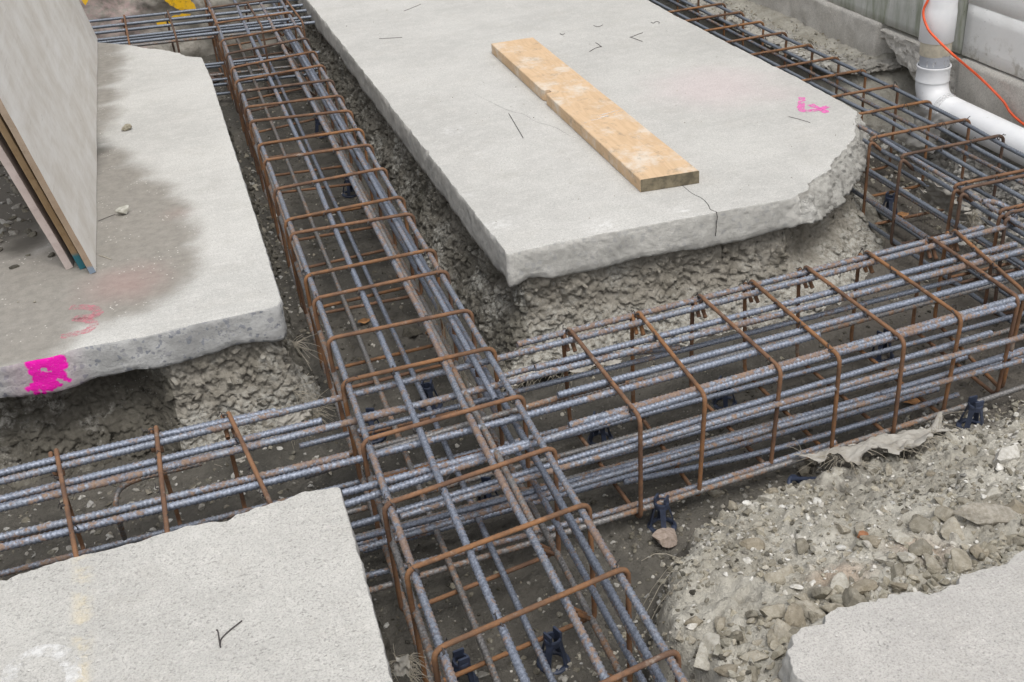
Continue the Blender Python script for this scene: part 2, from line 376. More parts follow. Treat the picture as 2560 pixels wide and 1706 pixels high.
def ground_mat():
    k = NT('muddy_trench_ground'); w = k.warp(0.03, 16)
    x, y, z = k.xyz()
    n = k.noise(3.2, 6, 0.65); n2 = k.noise(70, 5, 0.7); n3 = k.noise(16, 5, 0.7)
    mud = k.mix(k.rng(n, 0.3, 0.72), (0.070, 0.066, 0.057), (0.155, 0.143, 0.122))
    mud = k.mix(k.ma('MULTIPLY', k.rng(n3, 0.5, 0.75), 0.7), mud, (0.048, 0.044, 0.037))
    brown = k.mix(n3, (0.115, 0.102, 0.086), (0.195, 0.175, 0.15))
    mud = k.mix(k.ma('MULTIPLY', k.rng(x, 1.5, 2.4), 0.7), mud, brown)
    rub = k.mix(k.rng(k.noise(5, 6, 0.7), 0.3, 0.7), (0.34, 0.315, 0.26), (0.56, 0.535, 0.47))
    rub = k.mix(k.ma('MULTIPLY', k.rng(n2, 0.5, 0.75), 0.5), rub, (0.17, 0.155, 0.12))
    rust = blobs2(k, [(1.44, 1.72, 0.11), (1.2, 1.70, 0.1)], 0.1)
    rub = k.mix(k.ma('MULTIPLY', rust, 0.35), rub, (0.45, 0.24, 0.12))
    f = k.rng(k.ma('ADD', z, k.ma('MULTIPLY', k.ma('SUBTRACT', n3, 0.5), 0.12)), -0.41, -0.35)
    c = k.mix(f, mud, rub)
    wp = k.ma('MULTIPLY', k.rng(k.vor(60, 'F1', k.warp(0.015, 40)), 0.22, 0.14), k.rng(k.noise(11, 2), 0.55, 0.64))
    c = k.mix(k.ma('MULTIPLY', wp, 0.6), c, (0.40, 0.38, 0.34))
    h = k.ma('ADD', k.ma('MULTIPLY', n2, 0.7), k.ma('ADD', k.ma('MULTIPLY', k.noise(220, 3, 0.7), 0.35), k.ma('MULTIPLY', wp, 0.4))); h = k.ma('ADD', h, k.ma('MULTIPLY', n3, 0.8))
    h = k.ma('ADD', h, k.ma('MULTIPLY', k.rng(k.vor(45, 'DISTANCE_TO_EDGE', w), 0.0, 0.15), 0.05))
    rough = k.mix(k.rng(n, 0.35, 0.6), (0.62, 0.62, 0.62), (0.95, 0.95, 0.95))
    return k.done(c, rough, k.bump(h, 0.95, 0.016), spec=0.25)
def blobs2(k, pts, soft):
    w = k.warp(0.12, 8); acc = None; s = k.n('SeparateXYZ'); k.put(s.inputs[0], w)
    for x, y, r in pts:
        d = k.ma('SQRT', k.ma('ADD', k.ma('POWER', k.ma('SUBTRACT', s.outputs[0], x), 2), k.ma('POWER', k.ma('SUBTRACT', s.outputs[1], y), 2)))
        m = k.rng(d, r, r-soft); acc = m if acc is None else k.ma('MAXIMUM', acc, m)
    return acc
M['ground'] = ground_mat()

def stone_mat():
    k = NT('broken_stone'); t = k.attr('tint'); n = k.noise(70, 5, 0.7); n2 = k.noise(300, 3, 0.7)
    c = k.mix(k.rng(n, 0.3, 0.7), t, k.mix(1.0, t, (0.62, 0.60, 0.55), 'MULTIPLY'))
    c = k.mix(k.ma('MULTIPLY', k.rng(n2, 0.55, 0.75), 0.4), c, (0.60, 0.58, 0.53))
    return k.done(c, 0.93, k.bump(k.ma('ADD', n, k.ma('MULTIPLY', n2, 0.4)), 0.55, 0.006), spec=0.2)
M['stone'] = stone_mat()

def steel(name, lo, hi, amt, tip=(0.27, 0.155, 0.07)):
    k = NT(name); geo = k.n('NewGeometry'); oi = k.n('ObjectInfo')
    off = k.n('VectorMath', operation='SCALE'); k.put(off.inputs[0], oi.outputs['Random']); off.inputs['Scale'].default_value = 37.0
    ad = k.n('VectorMath', operation='ADD'); k.put(ad.inputs[0], k.P); k.put(ad.inputs[1], off.outputs[0]); P = ad.outputs[0]
    a = k.noise(4.0, 5, 0.65, P); b = k.noise(48, 6, 0.78, P); d = k.noise(160, 3, 0.7, P)
    base = k.mix(k.rng(d, 0.3, 0.7), lo, hi)
    m = k.rng(k.ma('ADD', k.ma('MULTIPLY', a, 0.5), k.ma('MULTIPLY', b, 0.75)), 0.77-amt*0.28, 0.86-amt*0.28)
    rc = k.mix(k.rng(b, 0.35, 0.7), (0.13, 0.068, 0.035), tip)
    c = k.mix(k.ma('MULTIPLY', m, 0.72), base, rc)
    dust = k.ma('MULTIPLY', k.rng(k.noise(11, 5, 0.7, P), 0.55, 0.72), 0.22)
    c = k.mix(dust, c, (0.30, 0.28, 0.25))
    met = k.mix(m, (0.42, 0.42, 0.42), (0.0, 0.0, 0.0)); ro = k.mix(m, (0.5, 0.5, 0.5), (0.88, 0.88, 0.88))
    return k.done(c, ro, k.bump(k.ma('ADD', d, b), 0.12, 0.002), met, spec=0.4)
M['steel'] = steel('blue_grey_rebar_steel', (0.120, 0.136, 0.172), (0.295, 0.325, 0.39), 0.42)
M['steel_clean'] = steel('clean_grey_rebar_steel', (0.125, 0.14, 0.168), (0.235, 0.26, 0.30), 0.06)
M['steel_mixed'] = steel('part_rusted_rebar_steel', (0.120, 0.134, 0.166), (0.295, 0.322, 0.375), 0.62)
M['steel_dull'] = steel('brown_dusty_rebar_steel', (0.13, 0.125, 0.125), (0.29, 0.285, 0.28), 0.55, (0.30, 0.15, 0.06))
def rust(name, a_, b_, c_):
    k = NT(name); oi = k.n('ObjectInfo'); off = k.n('VectorMath', operation='SCALE'); k.put(off.inputs[0], oi.outputs['Random']); off.inputs['Scale'].default_value = 29.0
    ad = k.n('VectorMath', operation='ADD'); k.put(ad.inputs[0], k.P); k.put(ad.inputs[1], off.outputs[0]); P = ad.outputs[0]
    n = k.noise(9, 6, 0.72, P); d = k.noise(120, 4, 0.7, P)
    c = k.mix(k.rng(n, 0.38, 0.62), a_, b_); c = k.mix(k.ma('MULTIPLY', k.rng(d, 0.45, 0.75), 0.7), c, c_)
    c = k.mix(k.ma('MULTIPLY', k.rng(k.noise(14, 5, 0.75, P), 0.58, 0.72), 0.45), c, (0.40, 0.36, 0.31))
    return k.done(c, 0.82, k.bump(d, 0.3, 0.002), 0.05, spec=0.35)
M['rust'] = rust('brown_rusted_stirrup_steel', (0.115, 0.066, 0.044), (0.23, 0.12, 0.062), (0.17, 0.10, 0.062))
M['rust_bright'] = rust('orange_rusted_stirrup_steel', (0.125, 0.07, 0.042), (0.26, 0.128, 0.056), (0.18, 0.105, 0.062))
M['rust_dark'] = rust('dark_rusted_stirrup_steel', (0.085, 0.055, 0.042), (0.15, 0.09, 0.06), (0.12, 0.08, 0.055))

def plain(name, col, rough=0.6, var=0.25, metal=0.0, sc=20, bs=0.1):
    k = NT(name); n = k.noise(sc, 5, 0.65); n2 = k.noise(sc*9, 3, 0.7)
    c = k.mix(k.rng(n, 0.3, 0.7), tuple(v*(1-var) for v in col), tuple(min(1, v*(1+var)) for v in col))
    return k.done(c, rough, k.bump(k.ma('ADD', n, k.ma('MULTIPLY', n2, 0.4)), bs, 0.003), metal)
M['wire'] = plain('annealed_tie_wire', (0.07, 0.062, 0.06), 0.6, 0.3, 0.4)
M['wire_pale'] = plain('bright_tie_wire', (0.45, 0.45, 0.46), 0.45, 0.2, 0.6)
M['plastic'] = plain('navy_plastic', (0.028, 0.037, 0.064), 0.5, 0.35)
M['straw'] = plain('dry_straw_fibre', (0.36, 0.325, 0.26), 0.9, 0.2)
M['leaf'] = plain('brown_dead_leaf', (0.30, 0.15, 0.06), 0.8, 0.4)
M['crack'] = plain('dark_crack', (0.045, 0.042, 0.038), 0.95, 0.2)
M['cable'] = plain('orange_cable_sheath', (0.72, 0.10, 0.028), 0.45, 0.1)

def cloth():
    k = NT('weathered_woven_sack'); x, y, z = k.xyz(); n = k.noise(9, 5, 0.7)
    w1 = k.ma('SINE', k.ma('MULTIPLY', k.ma('ADD', x, k.ma('MULTIPLY', n, 0.02)), 1900)); w2 = k.ma('SINE', k.ma('MULTIPLY', k.ma('ADD', y, z), 1900))
    c = k.mix(k.rng(n, 0.3, 0.7), (0.29, 0.27, 0.235), (0.46, 0.44, 0.40))
    c = k.mix(k.ma('MULTIPLY', k.rng(k.noise(40, 5, 0.7), 0.5, 0.7), 0.5), c, (0.24, 0.21, 0.17))
    return k.done(c, 0.9, k.bump(k.ma('ADD', k.ma('MULTIPLY', w1, w2), k.ma('MULTIPLY', k.noise(60, 4), 3)), 0.3, 0.003))
M['cloth'] = cloth()
def film():
    k = NT('dusty_plastic_film'); n = k.noise(6, 5, 0.7, k.vec((1, 1, 6)))
    c = k.mix(n, (0.30, 0.28, 0.25), (0.58, 0.57, 0.55)); m = k.done(c, 0.35, k.bump(k.noise(25, 4), 0.5, 0.01)); k.b.inputs['Alpha'].default_value = 0.72
    return m
M['film'] = film()

def wood(name, lo, hi, axis, grey=0.3, stripe=60, knots=True):
    k = NT(name); sc = [5, 5, 5]; sc[axis] = 0.9
    g = k.noise(2.2, 5, 0.6, k.vec(tuple(sc)), 0.8); sc2 = [140, 140, 140]; sc2[axis] = 4
    f = k.noise(1.0, 4, 0.7, k.vec(tuple(sc2)))
    ringv = k.ma('FRACT', k.ma('MULTIPLY', g, 6.0)); ring = k.rng(k.ma('ABSOLUTE', k.ma('SUBTRACT', ringv, 0.5)), 0.5, 0.1)
    c = k.mix(ring, k.mix(0.7, lo, hi), hi); c = k.mix(k.ma('MULTIPLY', k.rng(f, 0.5, 0.75), 0.25), c, lo)
    pm = k.ma('MULTIPLY', k.rng(k.noise(5, 6, 0.7), 0.48, 0.68), grey)
    c = k.mix(pm, c, (0.62, 0.565, 0.49))
    dirt = k.ma('MULTIPLY', k.rng(k.noise(15, 6, 0.8), 0.53, 0.68), 0.6)
    c = k.mix(dirt, c, (0.26, 0.215, 0.16))
    return k.done(c, 0.8, k.bump(k.ma('ADD', f, k.ma('MULTIPLY', ring, 0.3)), 0.25, 0.003), spec=0.3)
def ply_face():
    k = NT('pale_cement_washed_plywood'); v = k.vec((10, 1.2, 10)); n = k.noise(1.0, 6, 0.7, v); n2 = k.noise(5, 6, 0.7); f = k.noise(1.0, 4, 0.7, k.vec((160, 6, 160)))
    c = k.mix(k.rng(n2, 0.3, 0.7), (0.56, 0.52, 0.465), (0.68, 0.655, 0.615))
    c = k.mix(k.ma('MULTIPLY', k.rng(n, 0.45, 0.72), 0.6), c, (0.72, 0.70, 0.675))
    c = k.mix(k.ma('MULTIPLY', k.rng(f, 0.55, 0.75), 0.25), c, (0.30, 0.26, 0.21))
    dk = k.ma('MULTIPLY', k.rng(k.noise(1.0, 6, 0.75, k.vec((24, 5, 24))), 0.64, 0.74), 0.5)
    c = k.mix(dk, c, (0.22, 0.19, 0.16))
    return k.done(c, 0.85, k.bump(k.ma('ADD', n, f), 0.25, 0.004), spec=0.25)
M['ply_face'] = ply_face()
def ply_edge(name, cols, dirx=True):
    k = NT(name); v = k.vec((7, 60, 7)); n = k.noise(2, 5, 0.7); f = k.noise(40, 5, 0.75)
    c = k.mix(k.rng(n, 0.3, 0.7), cols[0], cols[1]); c = k.mix(k.ma('MULTIPLY', k.rng(f, 0.48, 0.7), 0.55), c, cols[2])
    z = k.xyz()[2]
    if len(cols) > 3: c = k.mix(k.rng(z, cols[4][0], cols[4][1]), c, cols[3])
    return k.done(c, 0.88, k.bump(f, 0.4, 0.004), spec=0.2)
M['ply_edge'] = ply_edge('sawdusty_plywood_edge', ((0.27, 0.20, 0.14), (0.36, 0.29, 0.225), (0.20, 0.14, 0.095), (0.20, 0.25, 0.31), (0.035, 0.02)))
M['ply_brown'] = ply_edge('brown_plywood_edge', ((0.22, 0.145, 0.075), (0.30, 0.215, 0.13), (0.15, 0.09, 0.045), (0.035, 0.14, 0.17), (0.07, 0.05)))
M['ply_pink'] = ply_edge('pinkish_timber_edge', ((0.42, 0.345, 0.315), (0.52, 0.455, 0.425), (0.33, 0.26, 0.235)))
M['plank'] = wood('yellow_pine_plank', (0.40, 0.27, 0.155), (0.58, 0.415, 0.262), 1, 0.85)
M['plank_end'] = plain('weathered_plank_end', (0.155, 0.13, 0.085), 0.85, 0.4, sc=28, bs=0.3)

def paint(name, col, cover=0.5, sc=60, top=0.9):
    k = NT(name); a = k.rng(k.ma('ADD', k.ma('MULTIPLY', k.noise(sc, 5, 0.75), 0.7), k.ma('MULTIPLY', k.noise(sc*0.25, 3), 0.3)), 0.50-cover*0.25, 0.74-cover*0.25)
    k.put(k.b.inputs['Alpha'], k.ma('MULTIPLY', a, top)); return k.done(col, 0.8, spec=0.2)
M['paint_pink'] = paint('bright_pink_spray_paint', (0.80, 0.16, 0.48), 0.62, 60, 0.8)
M['paint_faded'] = paint('faded_pink_spray_paint', (0.60, 0.23, 0.27), 0.5, 60, 0.6)
M['paint_white'] = paint('white_spray_paint', (0.80, 0.80, 0.79), 0.45, 45, 0.6)
M['paint_yellow'] = paint('yellow_spray_paint', (0.80, 0.47, 0.015), 0.8, 30)

def pvc():
    k = NT('white_pvc'); z = k.xyz()[2]; n = k.noise(12, 5, 0.7)
    c = k.mix(k.rng(n, 0.35, 0.7), (0.76, 0.77, 0.785), (0.82, 0.825, 0.83))
    dirt = k.ma('MULTIPLY', k.rng(k.noise(30, 5, 0.75), 0.62, 0.75), 0.5)
    return k.done(k.mix(dirt, c, (0.34, 0.31, 0.26)), 0.42, None)
M['pvc'] = pvc()
M['pvc_cream'] = plain('yellowed_pvc', (0.58, 0.53, 0.42), 0.55, 0.18, sc=30)
M['pvc_grey'] = plain('grey_primed_pvc', (0.36, 0.375, 0.41), 0.5, 0.12, sc=18)
M['glue'] = paint('white_pipe_cement', (0.80, 0.80, 0.80), 0.5, 60)

def wall_mat(name, mossy):
    k = NT(name); x, y, z = k.xyz(); n = k.noise(4, 6, 0.7); n2 = k.noise(45, 5, 0.7)
    if mossy:
        c = k.mix(k.rng(n, 0.3, 0.7), (0.46, 0.47, 0.435), (0.60, 0.60, 0.57))
        v = k.noise(1.0, 5, 0.7, k.vec((1, 9, 1.5)))
        c = k.mix(k.ma('MULTIPLY', k.rng(v, 0.42, 0.65), 0.7), c, (0.19, 0.215, 0.135))
        c = k.mix(k.ma('MULTIPLY', k.rng(k.noise(12, 5, 0.7), 0.58, 0.7), 0.5), c, (0.48, 0.48, 0.46))
    else:
        c = k.mix(k.rng(n, 0.3, 0.7), (0.78, 0.78, 0.76), (0.86, 0.86, 0.845))
        st = k.ma('MULTIPLY', k.rng(z, 0.22, 0.03), k.rng(k.noise(16, 6, 0.75), 0.48, 0.66))
        c = k.mix(k.ma('MULTIPLY', st, 0.7), c, (0.35, 0.33, 0.27))
        ch = k.rng(k.noise(55, 4, 0.7), 0.7, 0.74); c = k.mix(k.ma('MULTIPLY', ch, 0.6), c, (0.25, 0.25, 0.22))
    pit = k.ma('MULTIPLY', k.rng(k.vor(50), 0.12, 0.07), k.rng(k.noise(8, 2), 0.5, 0.6))
    c = k.mix(k.ma('MULTIPLY', pit, 0.8), c, (0.07, 0.07, 0.065))
    return k.done(c, 0.88, k.bump(k.ma('ADD', n2, k.ma('MULTIPLY', n, 0.8)), 0.3, 0.008), spec=0.25)
M['wall_moss'] = wall_mat('mossy_grey_concrete', True)
M['wall_white'] = wall_mat('white_painted_blockwork', False)
M['footing'] = concrete('old_brownish_concrete', (0.55, 0.525, 0.48), 0.4, None, 0.3, bumpy=0.5)
def mud_wall():
    k = NT('mud_smeared_concrete'); n = k.noise(5, 6, 0.7); x, y, z = k.xyz(); n3 = k.noise(30, 5, 0.75)
    c = k.mix(k.rng(n, 0.35, 0.65), (0.21, 0.19, 0.16), (0.36, 0.34, 0.30))
    c = k.mix(k.ma('MULTIPLY', k.rng(k.ma('ADD', x, k.ma('MULTIPLY', n, 0.3)), 0.12, -0.1), k.rng(n3, 0.35, 0.65)), c, (0.43, 0.33, 0.31))
    c = k.mix(k.ma('MULTIPLY', k.rng(k.noise(9, 5, 0.7), 0.55, 0.7), 0.6), c, (0.10, 0.09, 0.07))
    return k.done(c, 0.9, k.bump(n3, 0.6, 0.012), spec=0.2)
M['mud_wall'] = mud_wall()

# ------------------------------------------------------------ trench ground
def sst(x, a, b):
    t = np.clip((x-a)/(b-a), 0, 1); return t*t*(3-2*t)
def ground_h(x, y, detail=True):
    x = np.asarray(x, float); y = np.asarray(y, float); P = np.stack([x, y, 0*x], 1)
    lo = fbm(P*2.2, 4, 3)
    h = -0.452+0.016*lo
    edge = np.interp(y, [1.3, 1.6, 1.75, 1.9, 2.05, 2.2, 2.28, 2.33, 2.5], [0.70, 0.70, 0.725, 0.80, 0.90, 1.02, 1.28, 1.70, 2.0])+0.02*vnoise(P*5, 9)+0.02*vnoise(P*13, 10)
    a = sst(x, edge-0.02, edge+0.09)
    yy = y+0.05*vnoise(P*3.1, 21)
    m = np.interp(yy, [0, 1.4, 1.58, 1.75, 1.9, 2.05, 2.2, 2.3, 2.42, 2.6], [-0.075, -0.085, -0.122, -0.170, -0.222, -0.282, -0.355, -0.395, -0.432, -0.455])
    m = m+0.018*fbm(P*6, 3, 5)
    m = m+0.05*sst(x, 2.1, 2.7)*sst(y, 2.0, 2.3)*(1-sst(y, 2.35, 2.6))
    h = np.where(m > h, h+(m-h)*a, h)
    h = h+0.03*sst(x, 3.02, 3.2)+0.20*sst(x+0.03*vnoise(P*9, 51), 3.03, 3.30)*sst(y, 4.62, 5.0)+0.08*sst(x, 3.1, 3.4)*sst(y, 4.0, 4.5)
    if detail:
        f1, f2, c = worley(P*26, 4)
        cl = np.clip(f2-f1, 0, 0.5)
        rough = 0.45+0.75*a*sst(y, 2.5, 2.2)+0.3*sst(fbm(P*3, 2, 40), 0, 0.6)
        h = h+rough*(0.014*(cl-0.2)*2*(c > 0.35)+0.010*fbm(P*30, 3, 6)+0.006*fbm(P*75, 2, 8))
    return h
def build_ground():
    d = 0.009
    xs = np.arange(-1.6, 3.75, d); ys = np.arange(0.5, 8.7, d)
    X, Y = np.meshgrid(xs, ys); x = X.ravel(); y = Y.ravel()
    z = ground_h(x, y)
    v = np.stack([x, y, z], 1); nx, ny = len(xs), len(ys)
    i = (np.arange(ny-1)[:, None]*nx+np.arange(nx-1)[None, :]).ravel()
    q = np.stack([i, i+1, i+nx+1, i+nx], 1)
    mb = MB(); mb.add(v, q)
    o, _ = box_piece((-40, -40, -0.60), (40, 40, -0.55)); mb.add(*box_piece((-40, -40, -0.62), (40, 40, -0.56)))
    tag(link('ground', mb.mesh('ground'), M['ground']), kind='structure')
build_ground()

# stones
def rock(seed, sub, cuts=11):
    r = np.random.default_rng(seed); bm = bmesh.new(); bmesh.ops.create_icosphere(bm, subdivisions=sub, radius=1.0)
    v = np.array([list(a.co) for a in bm.verts]); f = np.array([[a.index for a in t.verts] for t in bm.faces]); bm.free()
    v = v*(1+0.15*fbm(v*1.1+seed, 2, seed))[:, None]
    for _ in range(cuts):
        d = r.standard_normal(3); d /= np.linalg.norm(d); h = 0.40+0.32*r.random(); e = v@d-h; v = v-np.outer(np.maximum(e, 0)*0.97, d)
    v = v*[1.0, 0.62+0.3*r.random(), 0.42+0.3*r.random()]
    if sub > 2: v = v*(1+0.05*fbm(v*5, 4, seed+3))[:, None]
    return v, f
def rotm(r):
    a, b, c = r.random(3)*2*pi; b *= 0.12; c2 = (r.random()-0.5)*0.9
    Rz = np.array([[cos(a),-sin(a),0],[sin(a),cos(a),0],[0,0,1]]); Rx = np.array([[1,0,0],[0,cos(c2),-sin(c2)],[0,sin(c2),cos(c2)]]); Ry = np.array([[cos(b),0,sin(b)],[0,1,0],[-sin(b),0,cos(b)]])
    return Rz@Rx@Ry

# ------------------------------------------------------------ earth banks under the slabs
BANK_ROCKS = [rock(300+i, 2, 10) for i in range(9)]
def bank(pts, prof, mats, toe=None, step=0.0056, amp=1.0, pick=None, seed=0, recess=None, smooth=0.12, clods=0, csize=(0.010, 0.03)):
    p = resample(np.asarray(pts, float), step); n = len(p)
    T = np.gradient(p, axis=0)
    kk = max(3, int(smooth/step)); ker = np.ones(kk)/kk
    Tp = np.vstack([np.repeat(T[:1], kk, 0), T, np.repeat(T[-1:], kk, 0)])
    T = np.stack([np.convolve(Tp[:, c], ker, 'same') for c in (0, 1)], 1)[kk:-kk]
    T /= np.linalg.norm(T, axis=1)[:, None]; N = np.stack([T[:, 1], -T[:, 0]], 1)
    pr = resample(np.asarray(prof, float), step); m = len(pr)
    off = np.tile(pr[:, 0], (n, 1)); z = np.tile(pr[:, 1], (n, 1))
    if toe is not None: off = np.where(off > 0, off*toe(p)[:, None], off)
    if recess is not None: off = off-recess(p)[:, None]
    B = np.stack([p[:, None, 0]+N[:, None, 0]*off, p[:, None, 1]+N[:, None, 1]*off, z], -1).reshape(-1, 3)
    f1, f2, c = worley((B+0.028*np.c_[vnoise(B*30, 7), vnoise(B*30, 8), vnoise(B*30, 9)])*[20, 20, 24], seed+1); g1, g2, c2 = worley(B*46, seed+2)
    disp = 0.015*(np.clip((f2-f1)/0.12, 0, 1)**0.5-0.8)+0.014*(c-0.5)+0.007*(np.clip((g2-g1)/0.14, 0, 1)**0.6-0.7)+0.007*(c2-0.5)+0.03*fbm(B*4, 3, seed+3)+0.005*fbm(B*44, 3, seed+4)
    fade = np.tile(sst(np.arange(m), 0, 3), n)
    B[:, :2] += (np.repeat(N, m, 0)*(disp*amp*fade)[:, None]); B[:, 2] += 0.006*amp*fbm(B*30, 2, seed+6)
    i = (np.arange(n-1)[:, None]*m+np.arange(m-1)[None, :]).ravel()
    q = np.stack([i, i+1, i+m+1, i+m], 1)
    mb = MB(); mb.add(B, q); ctr = [B[q].mean(1)]; r_ = np.random.default_rng(seed+5)
    for t in range(clods):                                      # clods and stones stuck in the face
        a = int(r_.integers(n)); b = int(r_.integers(3, m-2)); c0 = B[a*m+b]; s = csize[0]+(csize[1]-csize[0])*r_.random()**2
        v, f = BANK_ROCKS[int(r_.integers(len(BANK_ROCKS)))]; v = (v*s)@rotm(r_).T+c0+np.r_[N[a]*s*0.12, 0]
        mb.add(v, None, f); ctr.append(np.repeat(c0[None], len(f), 0))
    o = link('earth_bank', mb.mesh('earth_bank'), mats)
    if pick is not None:
        o.data.polygons.foreach_set('material_index', pick(np.concatenate(ctr)).astype(np.int32))
    if clods:
        sm = np.ones(len(o.data.polygons), bool); sm[len(q):] = False; o.data.polygons.foreach_set('use_smooth', sm)
    return tag(o, kind='structure')

MAIN = [(0.928,3.359),(1.27,3.363),(1.567,3.350),(1.846,3.345),(2.0,3.333),(2.074,3.369),(2.169,3.455),(2.267,3.517),(2.325,3.592),(2.405,3.634),(2.534,3.763),(2.673,3.971),(2.694,4.03),(2.70,4.23),(2.706,4.5),(2.70,4.82),(2.69,5.16),(2.69,5.5),(2.683,5.85),(2.693,6.2),(2.69,9.2),(0.84,9.2),(0.871,7.43)]
LEFT = [(-2.6,3.30),(-0.71,3.298),(-0.55,3.298),(-0.448,3.316),(-0.286,3.303),(-0.12,3.317),(0.096,3.318),(0.138,3.328),(0.155,3.36),(0.156,4.0),(0.15,5.2),(0.148,6.0),(0.131,6.447),(0.052,6.53),(0.024,6.608),(-0.028,6.675),(-0.101,6.775),(-0.166,6.842),(-0.242,6.954),(-0.419,7.13),(-0.7,7.3),(-2.6,7.3)]
FRONT = [(0.145,0.3),(0.145,1.62),(0.152,2.0),(0.156,2.294),(0.12,2.302),(0.071,2.312),(-0.01,2.299),(-0.138,2.281),(-0.26,2.286),(-0.36,2.275),(-0.47,2.280),(-0.64,2.268),(-2.0,2.25),(-2.0,0.3)]
BACKR = [(0.875,0.3),(0.885,1.39),(0.922,1.445),(1.034,1.475),(1.1,1.474),(1.2,1.468),(1.253,1.449),(1.349,1.462),(1.494,1.474),(2.6,1.5),(2.6,0.3)][::-1]
def main_toe(p):
    near = sst(p[:, 1], 3.6, 3.35); cor = sst(p[:, 0], 1.9, 2.2)*sst(p[:, 1], 4.3, 3.9)
    return 0.5+0.25*near+1.3*cor
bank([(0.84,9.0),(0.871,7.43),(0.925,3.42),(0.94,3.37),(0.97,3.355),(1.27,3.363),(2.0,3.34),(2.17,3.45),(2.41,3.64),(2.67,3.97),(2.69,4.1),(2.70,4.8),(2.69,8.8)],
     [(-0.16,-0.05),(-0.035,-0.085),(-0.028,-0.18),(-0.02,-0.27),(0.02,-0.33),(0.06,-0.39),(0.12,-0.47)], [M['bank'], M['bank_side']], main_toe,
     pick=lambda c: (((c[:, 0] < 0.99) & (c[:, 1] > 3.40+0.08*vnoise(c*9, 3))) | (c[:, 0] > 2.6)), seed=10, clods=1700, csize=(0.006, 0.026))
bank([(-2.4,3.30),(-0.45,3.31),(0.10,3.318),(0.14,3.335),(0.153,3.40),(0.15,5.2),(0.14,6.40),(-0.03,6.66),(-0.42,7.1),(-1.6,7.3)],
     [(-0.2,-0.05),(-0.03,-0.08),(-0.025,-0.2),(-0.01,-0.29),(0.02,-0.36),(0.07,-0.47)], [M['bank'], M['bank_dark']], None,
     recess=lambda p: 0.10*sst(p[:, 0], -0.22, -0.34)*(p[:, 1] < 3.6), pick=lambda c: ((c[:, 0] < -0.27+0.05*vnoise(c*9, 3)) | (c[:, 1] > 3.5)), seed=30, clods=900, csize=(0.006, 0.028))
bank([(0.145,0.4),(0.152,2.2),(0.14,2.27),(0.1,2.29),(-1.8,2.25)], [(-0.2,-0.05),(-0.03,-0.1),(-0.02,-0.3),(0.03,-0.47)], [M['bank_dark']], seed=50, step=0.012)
bank([(2.4,1.49),(0.93,1.45),(0.885,1.40),(0.875,0.4)], [(-0.2,-0.04),(-0.02,-0.07),(-0.01,-0.2),(0.04,-0.46)], [M['bank_side']], seed=60, step=0.012, clods=200)
# rubble shelf at the wall foot, the hollow under the broken footing and the bank below the pipe
bank([(3.13,9.0),(3.12,5.5),(3.13,5.1),(3.19,4.94),(3.30,4.86),(3.55,4.84)], [(-0.40,-0.17),(-0.12,-0.15),(-0.01,-0.14),(0.005,-0.165),(-0.10,-0.20),(-0.15,-0.27),(-0.12,-0.38),(-0.02,-0.47)], [M['crust']], seed=70, amp=1.2, clods=1100, csize=(0.008,0.03))
bank([(3.66,5.0),(3.62,4.6),(3.46,4.32),(3.30,4.1),(3.24,3.9),(3.22,3.0),(3.22,2.2)], [(-0.35,-0.20),(-0.03,-0.23),(0.02,-0.27),(0.06,-0.36),(0.16,-0.47)], [M['crust']], seed=80, amp=1.5, clods=1100, csize=(0.008,0.04))

